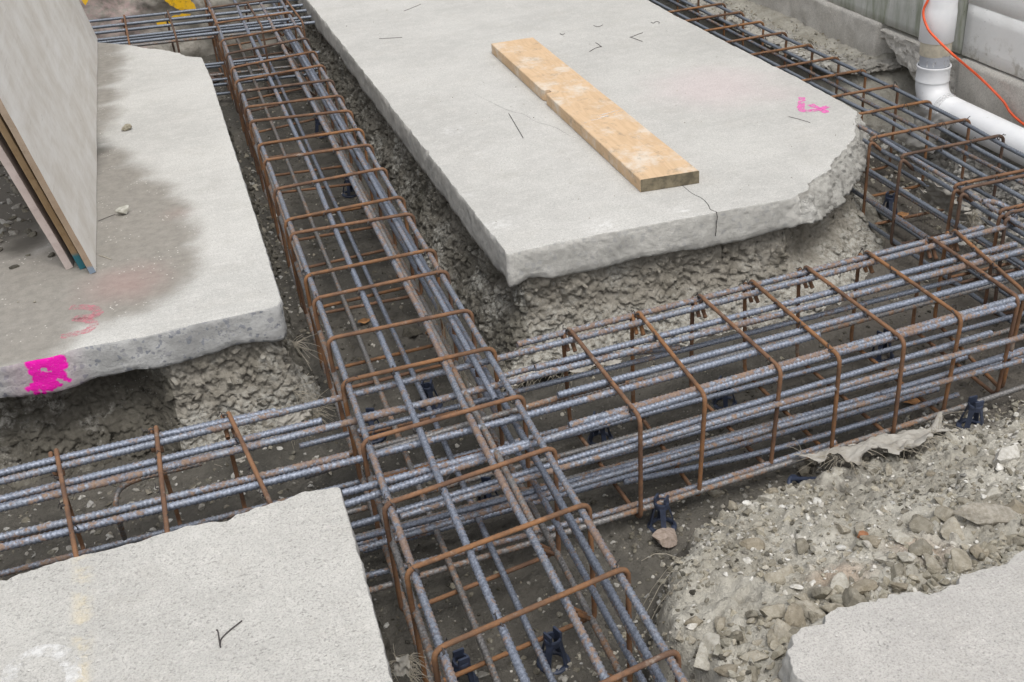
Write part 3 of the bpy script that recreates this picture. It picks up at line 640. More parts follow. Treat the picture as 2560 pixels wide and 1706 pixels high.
# ------------------------------------------------------------ concrete slabs
def slab(label, outline, th, mats, jag=0.004, rough=None, chipk=None, seed=0, step=0.009, dz=0.009):
    pts = np.asarray(outline, float)
    p = resample(pts, step, closed=True); n = len(p)
    T = np.roll(p, -1, 0)-np.roll(p, 1, 0); T /= np.linalg.norm(T, axis=1)[:, None]; N = np.stack([T[:, 1], -T[:, 0]], 1)
    P3 = np.c_[p, np.zeros(n)]
    R = np.zeros(n) if rough is None else rough(p)
    j = jag*(1+2.5*R)
    e = j*fbm(P3*22, 4, seed)+0.5*j*vnoise(P3*70, seed+5)
    chip = np.clip(vnoise(P3*16, seed+8)-0.35, 0, 1)*0.016+np.clip(vnoise(P3*45, seed+9)-0.3, 0, 1)*0.008
    if chipk is not None: chip = chip*chipk(p); e = e*np.clip(chipk(p)+0.3, 0, 1)
    zb = -th*(1+0.13*fbm(P3*5, 3, seed+11)+0.05*vnoise(P3*22, seed+13))
    rows = [(-0.0018, 0.0, 0), (0.0, -0.002, 0), (0.0008, -0.009, 1)]
    k = max(4, int(th/dz)); V = []
    for r in range(3+k):
        if r < 3: o = np.full(n, rows[r][0])-chip*(1.0 if r < 2 else 0.6); z = np.full(n, rows[r][1])*(1+R)
        else:
            t = (r-2)/k; z = -0.009+(zb+0.009)*t; o = np.full(n, 0.002)
        q = np.c_[p, z]
        f1, f2, c = worley(q*34, seed+20)
        w = 0 if r < 2 else 1
        g1, g2, gc = worley(q*70, seed+24)
        o = o+e+w*(0.0018*fbm(q*38, 3, seed+15)+0.0022*vnoise(q*105, seed+16)+(0.0015+0.006*R)*fbm(q*13, 4, seed+17)+R*(0.009*(np.clip((f2-f1)/0.2, 0, 1)-0.5)+0.010*(c-0.5)+0.006*(gc-0.5)+0.006*fbm(q*60, 2, seed+26)))
        if r >= 3: o = o+R*0.055*t-0.004*(1-R)*(t > 0.9)
        V.append(np.c_[p+N*o[:, None], z])
    V = np.vstack(V); m = 3+k
    faces = [tuple(range(n))]; mi = [0]
    for r in range(m-1):
        for a in range(n):
            b = (a+1) % n; faces.append((r*n+a, (r+1)*n+a, (r+1)*n+b, r*n+b)); mi.append(0 if r == 0 else (2 if R[a] > 0.45 and len(mats) > 2 else 1))
    faces.append(tuple((m-1)*n+a for a in reversed(range(n)))); mi.append(1)
    me = bpy.data.meshes.new('concrete_slab'); me.from_pydata([tuple(v) for v in V], [], faces)
    me.polygons.foreach_set('material_index', np.array(mi, np.int32))
    sm = np.ones(len(faces), bool); sm[0] = False; me.polygons.foreach_set('use_smooth', sm)
    me.update()
    bm = bmesh.new(); bm.from_mesh(me); bmesh.ops.triangulate(bm, faces=[f for f in bm.faces if len(f.verts) > 4]); bm.to_mesh(me); bm.free()
    return tag(link('concrete_slab', me, mats), label, 'slab')
s_main = slab('large pale concrete slab with a broken rounded corner, carrying the timber plank', MAIN, 0.128, [M['slab_main'], M['edge_main'], M['broken']], 0.003, lambda p: sst(p[:, 0], 1.97, 2.12)*sst(p[:, 1], 4.25, 4.0), lambda p: np.where(p[:, 0] < 1.0, 0.6, 0.5), 1)
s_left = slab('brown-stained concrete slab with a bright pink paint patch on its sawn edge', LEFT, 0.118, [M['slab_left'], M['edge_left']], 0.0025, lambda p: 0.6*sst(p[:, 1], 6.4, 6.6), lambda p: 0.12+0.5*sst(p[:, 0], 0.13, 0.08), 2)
s_front = slab('pitted concrete slab in the foreground with a white spray arc and jagged far edge', FRONT, 0.12, [M['slab_front'], M['edge_front']], 0.005, None, lambda p: 0.12+1.5*sst(p[:, 0], 0.15, 0.11), 3)
s_back = slab('rough dusty concrete slab beside the rubble, its edge half buried in stones', BACKR, 0.13, [M['slab_rough'], M['edge_main']], 0.006, lambda p: np.full(len(p), 0.25), None, 4)

def ribbon(pts, w, z=0.0009, wob=0.25, seed=0):
    p = resample(catmull(pts, 10), 0.004); n = len(p); T = np.gradient(p[:, :2], axis=0); T /= np.linalg.norm(T, axis=1)[:, None]+1e-9
    N = np.stack([-T[:, 1], T[:, 0]], 1); ww = np.asarray(w if np.ndim(w) else np.full(n, w), float)
    if len(ww) != n: ww = np.interp(np.linspace(0, 1, n), np.linspace(0, 1, len(ww)), ww)
    a = ww/2*(1+wob*vnoise(np.c_[p[:, :2]*90, np.full(n, seed)], seed)); b = ww/2*(1+wob*vnoise(np.c_[p[:, :2]*90, np.full(n, seed+5.5)], seed+1))
    v = np.vstack([np.c_[p[:, :2]+N*a[:, None], np.full(n, z)], np.c_[p[:, :2]-N*b[:, None], np.full(n, z)]])
    i = np.arange(n-1); return v, np.stack([i, i+1, i+n+1, i+n], 1)[:, ::-1]
def strokes(name, lines, w, mat, parent, z=0.0009):
    mb = MB()
    for k, l in enumerate(lines): mb.add(*ribbon([at(x, y)[:2] for x, y in l], w, z+0.0004*k, 0.35, k))
    return link(name, mb.mesh(name), mat, parent)
strokes('paint_mark', [[(2006,244),(2001,272),(2012,278),(2030,277)], [(2024,262),(2045,271),(2068,283)], [(2026,278),(2050,274),(2071,267)]], 0.030, M['paint_pink'], s_main)
strokes('paint_mark', [[(175,770),(215,768),(242,776),(236,790),(190,797),(226,803),(236,815),(214,828),(182,837),(152,843)]], 0.034, M['paint_faded'], s_left)
strokes('paint_mark', [[(22,1706),(30,1675),(55,1649),(90,1632),(125,1628),(158,1638),(178,1668),(187,1712)]], 0.034, M['paint_white'], s_front)
strokes('crack', [[(1690,450),(1727,482),(1754,496),(1770,512),(1776,524),(1790,530)]], [0.0008, 0.002, 0.0026, 0.003, 0.003], M['crack'], s_main, 0.0006)
strokes('crack', [[(1180,232),(1215,250),(1272,277),(1310,287),(1340,305),(1385,318),(1425,340),(1452,350)]], [0.0004, 0.0008, 0.0014, 0.0009, 0.0014, 0.0005], M['crack'], s_main, 0.0006)
mb = MB()
cp = catmull([at_y(1790,530,3.337), at_y(1793,548,3.335), at_y(1789,566,3.335), at_y(1791,590,3.335)], 8)
cp = resample(cp, 0.006); cp[:, 0] += 0.004*vnoise(cp*60, 2); v, q, t = tube(cp, 0.0017, 5); v[:, 1] = np.where(v[:, 1] < 3.337, v[:, 1], v[:, 1]); mb.add(v, q, t)
link('crack', mb.mesh('crack'), M['crack'], s_main)

# ------------------------------------------------------------ walls and footing
def slabby_box(lo, hi, d=0.03, amp=0.004, seed=0, jag=0.0):
    # a wall block with a gently uneven face towards -x; bottom edge may be jagged
    ny = max(2, int((hi[1]-lo[1])/d)); nz = max(2, int((hi[2]-lo[2])/d))
    ys = np.linspace(lo[1], hi[1], ny+1); zs = np.linspace(lo[2], hi[2], nz+1)
    Y, Z = np.meshgrid(ys, zs); f = np.c_[np.full(Y.size, lo[0]), Y.ravel(), Z.ravel()]
    f[:, 0] += amp*fbm(f*8, 4, seed)
    if jag:
        w = np.clip((lo[2]+0.13-f[:, 2])/0.13, 0, 1); f[:, 2] += jag*w*(np.repeat(0, len(f))+fbm(np.c_[f[:, 1]*9, f[:, 1]*0, f[:, 1]*0], 4, seed+2))
    b = f.copy(); b[:, 0] = hi[0]
    n = ny+1; i = (np.arange(nz)[:, None]*n+np.arange(ny)[None, :]).ravel(); q = np.stack([i, i+n, i+n+1, i+1], 1)
    K = len(f); per = [(a, a+1) for a in range(ny)]+[(ny+r*n, ny+(r+1)*n) for r in range(nz)]+[(nz*n+a+1, nz*n+a) for a in range(ny)]+[((r+1)*n, r*n) for r in range(nz)]
    sq = [(a, b_, b_+K, a+K) for a, b_ in per]
    return np.vstack([f, b]), np.vstack([q, q[:, ::-1]+K, np.array(sq)])
cw = thing('concrete_wall', 'mossy grey concrete wall on a broken old footing behind the white pipe', 'wall', (3.5, 6.5, 0))
link('wall_panel', MB().add(*slabby_box((3.452, 4.36, 0.034), (3.78, 10.5, 1.4), 0.04, 0.004, 1)).mesh('wall_panel'), M['wall_moss'], cw)
link('footing', MB().add(*slabby_box((3.435, 4.985, -0.33), (3.80, 10.5, 0.031), 0.02, 0.014, 2)).mesh('footing'), M['footing'], cw)
fv, fq = slabby_box((3.425, 4.327, -0.26), (3.80, 4.955, 0.014), 0.011, 0.014, 3)
tt = (0.014-fv[:, 2])/0.274; bot = np.interp(fv[:, 1], [4.327, 4.45, 4.62, 4.80, 4.955], [-0.26, -0.24, -0.165, -0.085, -0.055])+0.022*fbm(np.c_[fv[:, 1]*14, fv[:, 1]*0, fv[:, 1]*0], 4, 6)
fv[:, 2] = 0.014+(bot-0.014)*tt; fv[:, 0] += np.where(fv[:, 0] < 3.6, 0.03*np.clip(tt-0.75, 0, 1)*4*(0.5+0.5*vnoise(fv*30, 7)), 0)
fv[:, 0] += 0.006*fbm(fv*45, 3, 17); link('footing', MB().add(fv, fq).mesh('footing', False), M['footing'], cw)
bw = thing('block_wall', 'white painted block wall to the right of the downpipe', 'wall', (3.5, 3.2, 0))
mb = MB(); z = 0.034
for r in range(6):
    yb = 4.352 if r % 2 else 4.352
    ylist = [1.2, 2.1, 3.05, 4.352] if r % 2 == 0 else [1.2, 1.65, 2.6, 3.55, 4.352]
    for a, b in zip(ylist[:-1], ylist[1:]):
        mb.add(*slabby_box((3.456, a+0.003, z), (3.75, b-0.003, z+0.233), 0.05, 0.003, r+5))
    z += 0.238
link('blockwork', mb.mesh('blockwork'), M['wall_white'], bw)
link('mortar', MB().add(*box_piece((3.4592, 1.2, 0.034), (3.74, 4.35, 1.44))).mesh('mortar', False), M['wall_white'], bw)
link('footing', MB().add(*slabby_box((3.425, 1.2, -0.36), (3.80, 4.326, 0.022), 0.02, 0.006, 8)).mesh('footing'), M['footing'], bw)
fw = tag(link('concrete_wall', MB().add(*[a for a in (lambda f, q: (f[:, [1, 0, 2]]*[1, 1, 1], q[:, ::-1]))(*slabby_box((8.15, -2.5, -0.5), (8.5, 0.95, 0.7), 0.02, 0.03, 12))]).mesh('concrete_wall'), M['mud_wall']),
         'muddy concrete wall face with yellow paint marks behind the far cage', 'wall')
mb = MB()
def wall_poly(pts, seed):
    w = np.array([at_y(x, y, 8.09) for x, y in pts]); c = w.mean(0)
    out = resample(w, 0.01, closed=True); out = out+np.c_[0.008*fbm(out*40, 3, seed), 0*out[:, 0], 0.008*fbm(out*40, 3, seed+3)]
    n = len(out); return np.vstack([out, c]), np.array([(i, (i+1) % n, n) for i in range(n)])
for i, pl in enumerate([[(398,-10),(470,-10),(492,22),(452,26),(425,15)], [(430,40),(478,32),(476,42),(428,46)], [(392,58),(425,50),(426,60),(395,64)], [(196,-10),(228,-10),(215,14)]]):
    v, t = wall_poly(pl, i); mb.add(v, None, t)
link('paint_mark', mb.mesh('paint_mark', False), M['paint_yellow'], fw)

# ------------------------------------------------------------ reinforcing cages
BAR_R = 0.0090; ST_R = 0.0066
def bar(cage, pts, r=BAR_R, mat='steel', step=0.0024, sides=10, rib=0.23, pitch=0.0130, wave=0.0022):
    p = resample(catmull(pts, 8) if len(pts) > 2 else np.array(pts), step)
    s = rng.random()*50
    q = np.c_[p[:, :2]*1.3, np.full(len(p), s)]
    p = p+wave*np.c_[vnoise(q, 1), vnoise(q, 2), 0.7*vnoise(q, 3)]
    v, f, t = tube(p, r, sides, rib=rib, pitch=pitch, phase=rng.random()*6.28)
    return link('long_bar', MB().add(v, f, t).mesh('long_bar'), M[mat], cage)
def stirrup(cage, P, mat='rust', r=ST_R, tail=0.085, bend=0.03, step=0.0035, rib=0.13):
    P = [np.asarray(a, float) for a in P]
    u = (P[1]-P[0])/np.linalg.norm(P[1]-P[0]); w = (P[3]-P[0])/np.linalg.norm(P[3]-P[0])
    inn = (u+w)/np.linalg.norm(u+w); e = np.cross(u, w)*0.008
    path = round_corners([P[0]+inn*tail+e, P[0]+e, P[1]+e*0.3, P[2], P[3]-e*0.3, P[0]-e, P[0]+inn*(tail*0.92)-e*1.6], bend, 7)
    v, f, t = tube(path, r, 8, step=step, rib=rib, pitch=0.009, phase=rng.random()*6)
    return link('stirrup', MB().add(v, f, t).mesh('stirrup'), M[mat], cage)
tie_meshes = []
for k in range(4):
    mb = MB(); a = np.linspace(0, 2*pi*1.7, 26)
    loop = np.c_[0.0125*np.cos(a), 0.010*np.sin(a)*1.0, 0.003*a/6-0.002]+0.0015*rng.standard_normal((26, 3))
    v, f, t = tube(loop, 0.0015, 5); mb.add(v, f, t)
    e = np.array([[0.0125, 0, 0.003], [0.02, 0.006+0.004*k, 0.008], [0.027, 0.004, 0.004+0.004*k], [0.034, 0.012-0.008*k, 0.012]])
    v, f, t = tube(catmull(e, 5), 0.0015, 5); mb.add(v, f, t); me = mb.mesh('tie_wire'); me.materials.append(M['wire']); tie_meshes.append(me)
def tie(cage, p, rz, tilt=0.0):
    o = bpy.data.objects.new('tie_wire', tie_meshes[int(rng.integers(4))]); scene.collection.objects.link(o)
    o.location = [float(a) for a in p]; o.rotation_euler = (pi/2+rng.normal()*0.2, tilt, rz+rng.normal()*0.3)
    o.parent = cage; o.matrix_parent_inverse = Matrix.Translation(-Vector(cage.location)); return o

# cage running away from the viewer between the left and the large slab
c1 = thing('reinforcing_cage', 'long rebar cage running away between the stained slab and the plank slab', 'rebar cage', (0.47, 1.0, -0.45), 'rebar cages laid in the trenches')
SL = [(557,56),(560,100),(572,135),(582,170),(597,202),(622,226),(635,265),(647,300),(662,359),(685,397),(697,472),(717,550),(752,580),(775,687),(810,742),(847,842),(887,947),(928,1097),(977,1258),(1023,1424),(1089,1625)]
SR = [(735,30),(747,65),(765,95),(782,129),(804,163),(833,199),(853,239),(871,277),(892,324),(920,362),(947,422),(982,495),(1020,535),(1070,625),(1097,679),(1157,777),(1212,872),(1292,990),(1362,1121),(1443,1263),(1535,1424)]
def xl(y): return np.interp(y, [1, 3, 8], [0.232, 0.252, 0.262])
def xr(y): return np.interp(y, [1, 3, 8], [0.698, 0.707, 0.745])
tops = [(at(*a)[1], at(*b)[1]) for a, b in zip(SL, SR)]
tops = [(8.0, 8.02), (7.6, 7.58)]+tops+[(1.42, 1.50), (1.18, 1.25), (0.95, 1.0)]
rm = ['rust', 'rust_bright', 'rust', 'rust_bright', 'rust', 'rust_bright', 'rust_dark']
for i, (ya, yb) in enumerate(tops):
    zb = -0.372+0.008*rng.normal(); k = 0.012*rng.normal()
    TL = (xl(ya), ya, 0.0); TR = (xr(yb), yb, 0.0); BR = (xr(yb)-0.004, yb+k, zb); BL = (xl(ya)+0.006, ya+k, zb)
    stirrup(c1, [BR, BL, TL, TR], rm[int(rng.integers(len(rm)))] if i > 9 else ['rust', 'rust_dark', 'rust'][i % 3])
ZT = -ST_R-BAR_R
def z1(y): return ZT-0.0
far, near = 8.3, 0.75
bar(c1, [(xl(y)+0.018, y, ZT) for y in (near, 2, 3.5, 5, far)], mat='steel_mixed', wave=0.005)
b2 = [(585,0),(630,100),(757,375),(825,540),(950,837),(1050,1075),(1107,1216),(1246,1545)]
bar(c1, [(0.445,8.3,ZT)]+[at(x, y, ZT) for x, y in b2]+[(0.39,0.75,ZT)], mat='steel', r=0.0094)
b3 = [(647,0),(737,175),(837,367),(950,592),(1062,805),(1162,1020),(1268,1230),(1403,1479)]
bar(c1, [(0.595,8.3,ZT)]+[at(x, y, ZT) for x, y in b3]+[(0.535,0.75,ZT)], mat='steel_mixed', r=0.0096)
bar(c1, [(xr(y)-0.020, y, ZT) for y in (near, 2, 3.5, 5, far)], mat='steel_mixed')
def rowx(x0, x1, z, y0=near, y1=far, mat='steel', **kw): bar(c1, [(x0, y0, z), ((x0+x1)/2+0.004, (y0+y1)/2, z+0.003), (x1, y1, z)], mat=mat, **kw)
rowx(0.250, 0.276, -0.045, near, 4.2, 'steel_mixed'); rowx(0.262, 0.276, -0.034, 3.6, far, 'steel_dull')
rowx(0.243, 0.272, -0.125, mat='steel_dull')
rowx(0.672, 0.70, -0.105, mat='steel'); rowx(0.686, 0.72, -0.165, near, 5.2, 'steel_mixed'); rowx(0.686, 0.725, -0.255, mat='steel')
ZB = -0.372+ST_R+BAR_R
rowx(0.252, 0.276, ZB, mat='steel_dull'); rowx(0.402, 0.43, ZB, mat='steel_dull'); rowx(0.522, 0.57, ZB, mat='steel'); rowx(0.68, 0.722, ZB, mat='steel_dull')
rowx(0.575, 0.60, -0.06, 2.0, 6.4, 'steel_dull'); rowx(0.640, 0.655, -0.03, 2.55, 6.9, 'steel')
for i, (ya, yb) in enumerate(tops[2:-3]):
    for x, dx in ((0.0, 0.02), (0.31, 0), (0.66, 0), (0.97, 0)):
        if rng.random() < 0.85:
            t = x; X = xl(ya)+0.02+(xr(yb)-0.022-xl(ya)-0.02)*t; tie(c1, (X, ya+(yb-ya)*t, -0.008), rng.random()*3)

# cage crossing from left to right
c2 = thing('reinforcing_cage', 'thick rebar cage of blue-grey paired bars crossing from left to right', 'rebar cage', (1.4, 2.6, -0.45), 'rebar cages laid in the trenches')
Z2 = -0.045
ST2 = [((-0.92, 2.80), (-0.93, 2.36))]
for b, f in [((132,1125),(179,1350)),((382,1067),(415,1329)),((563,1032),(670,1253)),((1415,821),(1594,1040)),((1589,780),(1757,985)),((1742,738),(1946,919)),((1872,702),(2093,888)),((2008,667),(2254,847)),((2160,629),(2397,789)),((2321,595),(2540,742)),((2379,575),(2556,728))]:
    ST2.append((at(*b, Z2)[:2], at(*f, Z2)[:2]))
ST2.append(((2.78, 2.96), (2.82, 2.50)))
for i, (b, f) in enumerate(ST2):
    b = np.array(b); f = np.array(f); d = (f-b)/np.linalg.norm(f-b)
    if i in (1, 2, 3): f = b+d*0.5
    b = b-d*0.012; f = f+d*0.012; k = 0.01*rng.normal()
    stirrup(c2, [(b[0], b[1], Z2), (f[0], f[1], Z2), (f[0]+k, f[1]+0.008, -0.402), (b[0]+k, b[1]-0.004, -0.402)], ['rust', 'rust_bright', 'rust', 'rust_bright'][i % 4] if i > 3 else 'rust')
ZT2 = Z2-ST_R-BAR_R
def row(pts, z=ZT2, pre=(), post=(), **kw):          # a nearly straight bar through the measured points
    P = np.array([at(x, y, z) for x, y in pts]); kw.setdefault('wave', 0.0012)
    if len(pre): P = np.vstack([np.array(pre, float), P])
    if len(P) > 3:
        co = np.polyfit(P[:, 0], P[:, 1], 2 if len(P) > 4 else 1); P[:, 1] = np.polyval(co, P[:, 0])
    return bar(c2, list(P)+list(post), **kw)
big = dict(r=0.0102)
row([(0,1204),(250,1134),(375,1114),(562,1069),(700,1030),(1102,928),(1425,855),(1700,778),(2012,713),(2325,615),(2480,572)], pre=[(-1.25,2.74,ZT2)], post=[(2.60,2.925,ZT2),(2.655,2.95,ZT2+0.004),(2.668,3.0,ZT2+0.016),(2.64,3.045,ZT2+0.03),(2.60,3.06,ZT2+0.035)], mat='steel_mixed', **big)
row([(0,1184),(250,1118),(375,1100),(562,1056),(690,1026)], pre=[(-1.25,2.765,ZT2)], mat='steel', **big)
row([(1292,862),(1700,762),(2191,633),(2459,570)], mat='steel_mixed', **big)
row([(0,1264),(250,1210),(375,1184),(575,1126),(860,1063),(1240,963),(1560,887),(1700,847),(1968,780),(2191,731),(2560,624)], pre=[(-1.25,2.62,ZT2)], post=[(2.95,2.77,ZT2)], mat='steel_mixed', **big)
row([(0,1240),(250,1190),(375,1163),(575,1107),(804,1050)], pre=[(-1.25,2.66,ZT2)], mat='steel', **big)
row([(1338,923),(1560,860),(1700,830),(2080,732),(2539,611)], mat='steel', **big)
row([(1253,942),(1400,907),(1700,868)], z=ZT2-0.03, mat='steel_mixed')
row([(896,1045),(1060,1008),(1236,962)], z=ZT2-0.025, mat='steel_mixed')
row([(0,1358),(437,1268),(587,1228),(860,1163),(1236,1057),(1560,977),(1700,932),(2048,838)], pre=[(-1.25,2.47,ZT2)], mat='steel', **big)
row([(0,1338),(437,1248),(587,1208),(872,1136)], pre=[(-1.25,2.52,ZT2)], mat='steel_mixed', **big)
row([(760,1192),(1075,1090),(1236,1042),(1420,990),(1560,950)], z=ZT2-0.03, mat='steel_dull')
row([(1392,986),(1560,946),(1709,908),(2191,774),(2560,684)], post=[(2.9,2.62,ZT2)], mat='steel', **big)
row([(854,1231),(1030,1190),(1213,1137),(1321,1104)], mat='steel', **big)
row([(860,1262),(1060,1205),(1343,1097),(1560,1036),(1941,934),(2370,805),(2535,762)], z=ZT2-0.004, mat='steel', **big)
row([(1423,1066),(1560,1022),(1941,921),(2370,791),(2560,745)], z=ZT2+0.004, mat='steel_mixed', **big)
# side and bottom bars
for z, lst in ((-0.155, [[(850,1320),(1276,1200),(1700,1066),(2071,946),(2481,834)], [(1000,1290),(1347,1190),(1700,1084),(2071,972),(2560,843)]]),
               (-0.262, [[(850,1390),(1276,1262),(1700,1133),(2071,1035),(2361,959),(2560,897)], [(879,1352),(1300,1232),(1700,1115),(2008,1044)], [(2200,986),(2400,925),(2560,874)]]),
               (-0.378, [[(860,1502),(1276,1366),(1500,1300),(1790,1222),(2088,1122),(2560,966)], [(1560,1206),(1941,1122),(2395,987)], [(860,1455),(1200,1370),(1500,1283),(1790,1205),(2088,1105)]])):
    for j, pts in enumerate(lst): row(pts, z=z, mat=['steel', 'steel_mixed', 'steel_dull'][(j+int(z*100)) % 3])
for y, z, m in ((2.83,-0.155,'steel'), (2.835,-0.27,'steel_dull'), (2.83,-0.378,'steel_mixed'), (2.70,-0.378,'steel_dull'), (2.55,-0.378,'steel_mixed'), (2.43,-0.262,'steel')):
    bar(c2, [(-1.25, y-0.05, z), (0.6, y-0.02, z), (1.5, y+0.01, z), (2.8, y+0.07, z)], mat=m)
for y, z, x0, x1, m in ((2.62,-0.378,-0.2,2.3,'steel'), (2.645,-0.372,0.9,2.95,'steel_mixed'), (2.50,-0.375,0.2,2.1,'steel'), (2.77,-0.375,0.5,2.9,'steel'), (2.82,-0.20,0.1,2.4,'steel')):
    bar(c2, [(x0, y-0.02+0.03*x0, z), ((x0+x1)/2, y-0.02+0.015*(x0+x1), z-0.002), (x1, y-0.02+0.03*x1, z)], mat=m)
bar(c2, [at(1388,926,-0.15)+[0,0.02,0], at(1560,885,-0.15), at(1900,800,-0.15), (2.7,2.88,-0.155)], mat='steel_mixed')
lb = [at(503,1158,-0.10), at(430,1176,-0.10), at(340,1200,-0.10), at(298,1225,-0.11), at(290,1262,-0.14), at(300,1310,-0.22), at(312,1345,-0.30)]
bar(c2, lb, mat='steel_dull', r=0.0075)
for (b, f) in ST2[1:-1]:
    b = np.array(b); f = np.array(f)
    for t in (0.04, 0.34, 0.66, 0.95):
        p = b+(f-b)*t
        if rng.random() < 0.8: tie(c2, (p[0], p[1], Z2-0.006), pi/2+rng.random())

# cage along the wall
c3 = thing('reinforcing_cage', 'rebar cage with orange stirrups beside the wall and white pipe', 'rebar cage', (2.82, 4.0, -0.45), 'rebar cages laid in the trenches')
Z3 = -0.02
ys3 = [8.1, 7.7, 7.3, 6.95, 6.6, 6.3, 6.17]+[at(x, y, Z3)[1] for x, y in [(1805,10),(1852,31),(1907,54),(1967,81),(2030,112),(2092,144),(2162,175),(2245,213),(2323,253),(2413,300),(2500,340)]]+[3.21, 3.17, 2.96, 2.93, 2.6, 2.4]
ys3 = [y for y in ys3 if abs(y-6.17) > 1e-6]
for i, y in enumerate(ys3):
    k = 0.012*rng.normal()
    stirrup(c3, [(2.585, y-0.005, Z3), (3.068, y, Z3), (3.062, y+k, -0.412), (2.592, y+k, -0.412)], ['rust_bright', 'rust'][i % 2] if y > 3.7 else ['rust_dark', 'rust'][i % 2], tail=0.10, bend=0.036, rib=0.06)
ZT3 = Z3-ST_R-0.009
def row3(pts, z=ZT3, pre=(), post=(), mat='steel_clean', r=0.0085): return bar(c3, list(pre)+[at(x, y, z) for x, y in pts]+list(post), mat=mat, r=r, sides=8, step=0.0032)
row3([(1805,20),(2319,262),(2559,390)], pre=[(3.05,8.4,ZT3)], post=[(3.0,2.2,ZT3)])
row3([(2250,271),(2345,319),(2428,364),(2545,426)], pre=[(2.92,8.4,ZT3),(2.915,6,ZT3)], post=[(2.89,2.2,ZT3)])
row3([(2107,250),(2181,281),(2281,336),(2393,402),(2559,497)], pre=[(2.76,8.4,ZT3),(2.765,6,ZT3)], post=[(2.74,2.2,ZT3)])
row3([(2145,314),(2205,348),(2278,393),(2393,462),(2476,517),(2559,566)], pre=[(2.63,8.4,ZT3),(2.64,5.5,ZT3)], post=[(2.60,2.2,ZT3)], mat='steel_mixed')
row3([(2143,343),(2214,383),(2281,417),(2381,476),(2476,536)], z=-0.075, pre=[(2.62,8.4,-0.075),(2.63,6,-0.075)], post=[(2.61,2.3,-0.075)], mat='steel_clean')
for x, z, m in ((2.60,-0.16,'steel_clean'), (2.60,-0.285,'steel_mixed'), (2.605,-0.39,'steel_clean'), (2.715,-0.39,'steel_clean'), (2.735,-0.385,'steel_mixed'), (2.90,-0.39,'steel_mixed'), (3.04,-0.39,'steel_clean'), (3.045,-0.16,'steel_mixed'), (3.045,-0.285,'steel_clean')):
    bar(c3, [(x+0.01, 8.4, z), (x+0.006, 5, z+0.003), (x-0.012, 2.2, z)], mat=m, r=0.0088, sides=8, step=0.0032)
for y in ys3[5:]:
    for x in (2.62, 2.78, 2.91, 3.04):
        if rng.random() < 0.8: tie(c3, (x, y, Z3-0.006), rng.random())

# far cage
c4 = thing('reinforcing_cage', 'farthest rebar cage crossing in front of the muddy painted wall', 'rebar cage', (0.1, 7.4, -0.45), 'rebar cages laid in the trenches')
Z4 = -0.005
def y4(x, y0): return y0-0.165*(x+0.44)
for i, x in enumerate((-1.5, -1.1, -0.72, -0.27, 0.0, 0.255, 0.5, 0.74)):
    stirrup(c4, [(x, y4(x, 7.80), Z4), (x+0.02, y4(x, 7.11), Z4), (x+0.02, y4(x, 7.11), -0.41), (x, y4(x, 7.80), -0.41)], ['rust_dark', 'rust'][i % 2], rib=0.0, step=0.01)
for y0, z, m in ((7.78, Z4-0.015, 'steel_clean'), (7.60, Z4-0.015, 'steel_clean'), (7.445, Z4-0.015, 'steel_clean'), (7.27, Z4-0.015, 'steel_clean'), (7.13, Z4-0.015, 'steel_clean'), (7.78,-0.395,'steel_clean'), (7.58,-0.395,'steel_dull'), (7.35,-0.395,'steel_clean'), (7.15,-0.395,'steel_clean'), (7.12,-0.2,'steel_clean'), (7.77,-0.2,'steel_dull'), (7.13,-0.30,'steel_clean'), (7.78,-0.16,'steel_clean')):
    bar(c4, [(-1.8, y4(-1.8, y0), z), (-0.4, y4(-0.4, y0), z), (0.835, y4(0.835, y0), z)], mat=m, r=0.0092, sides=8, step=0.0036, pitch=0.014, rib=0.18)

# ------------------------------------------------------------ leaning plywood sheets
def pslab(A0, A1, up, th, nrm):    # box from bottom edge A0-A1, going up by vector, thickness along nrm
    A0 = np.asarray(A0, float); A1 = np.asarray(A1, float)
    v = [A0, A1, A1+up[1], A0+up[0], A0+nrm*th, A1+nrm*th, A1+up[1]+nrm*th, A0+up[0]+nrm*th]
    return v, [(0,1,2,3),(4,7,6,5),(0,4,5,1),(3,2,6,7),(0,3,7,4),(1,5,6,2)]
e0 = at_y(0, 243, 3.85); b0 = at(242, 683, 0)
lean = (e0-np.array([b0[0], 3.85, 0])); lean = lean/lean[2]
def sheet(label, x0, y0, y1, H, th, mats, z0=0.004, sl=1.0, faceidx=(0,)):
    up = np.array([lean[0]*H*sl, 0.0, H]); n = np.array([-1.0, 0, lean[0]*sl]); n /= np.linalg.norm(n); n = np.array([n[0], 0, n[2]])
    if n[2] > 0: pass
    v, f = pslab((x0, y0, z0), (x0+0.004, y1, z0), (up, up), th, n)
    bm = bmesh.new(); vs = [bm.verts.new([float(a) for a in p]) for p in v]
    for q in f: bm.faces.new([vs[i] for i in q])
    bmesh.ops.recalc_face_normals(bm, faces=bm.faces)
    for fc in bm.faces:
        fc.material_index = 0 if abs(fc.normal.y) < 0.5 and abs(fc.normal.z) < 0.85 and fc.calc_area() > 0.5 else 1
    bmesh.ops.subdivide_edges(bm, edges=bm.edges[:], cuts=24, use_grid_fill=True)
    for w in bm.verts:
        c = np.array([list(w.co)]); w.co.x += float(0.0022*vnoise(c*[3, 3, 3], 3)[0]+0.0009*vnoise(c*30, 4)[0]); w.co.y += float(0.002*vnoise(c*25, 5)[0])
    me = bpy.data.meshes.new('plywood_sheet'); bm.to_mesh(me); bm.free()
    return tag(link('plywood_sheet', me, mats), label, 'plywood', 'sheets leaning at the left')
sheet('pale cement-washed plywood sheet facing right, outermost of the leaning sheets', -0.428, 3.85, 7.21, 1.25, 0.021, [M['ply_face'], M['ply_edge']])
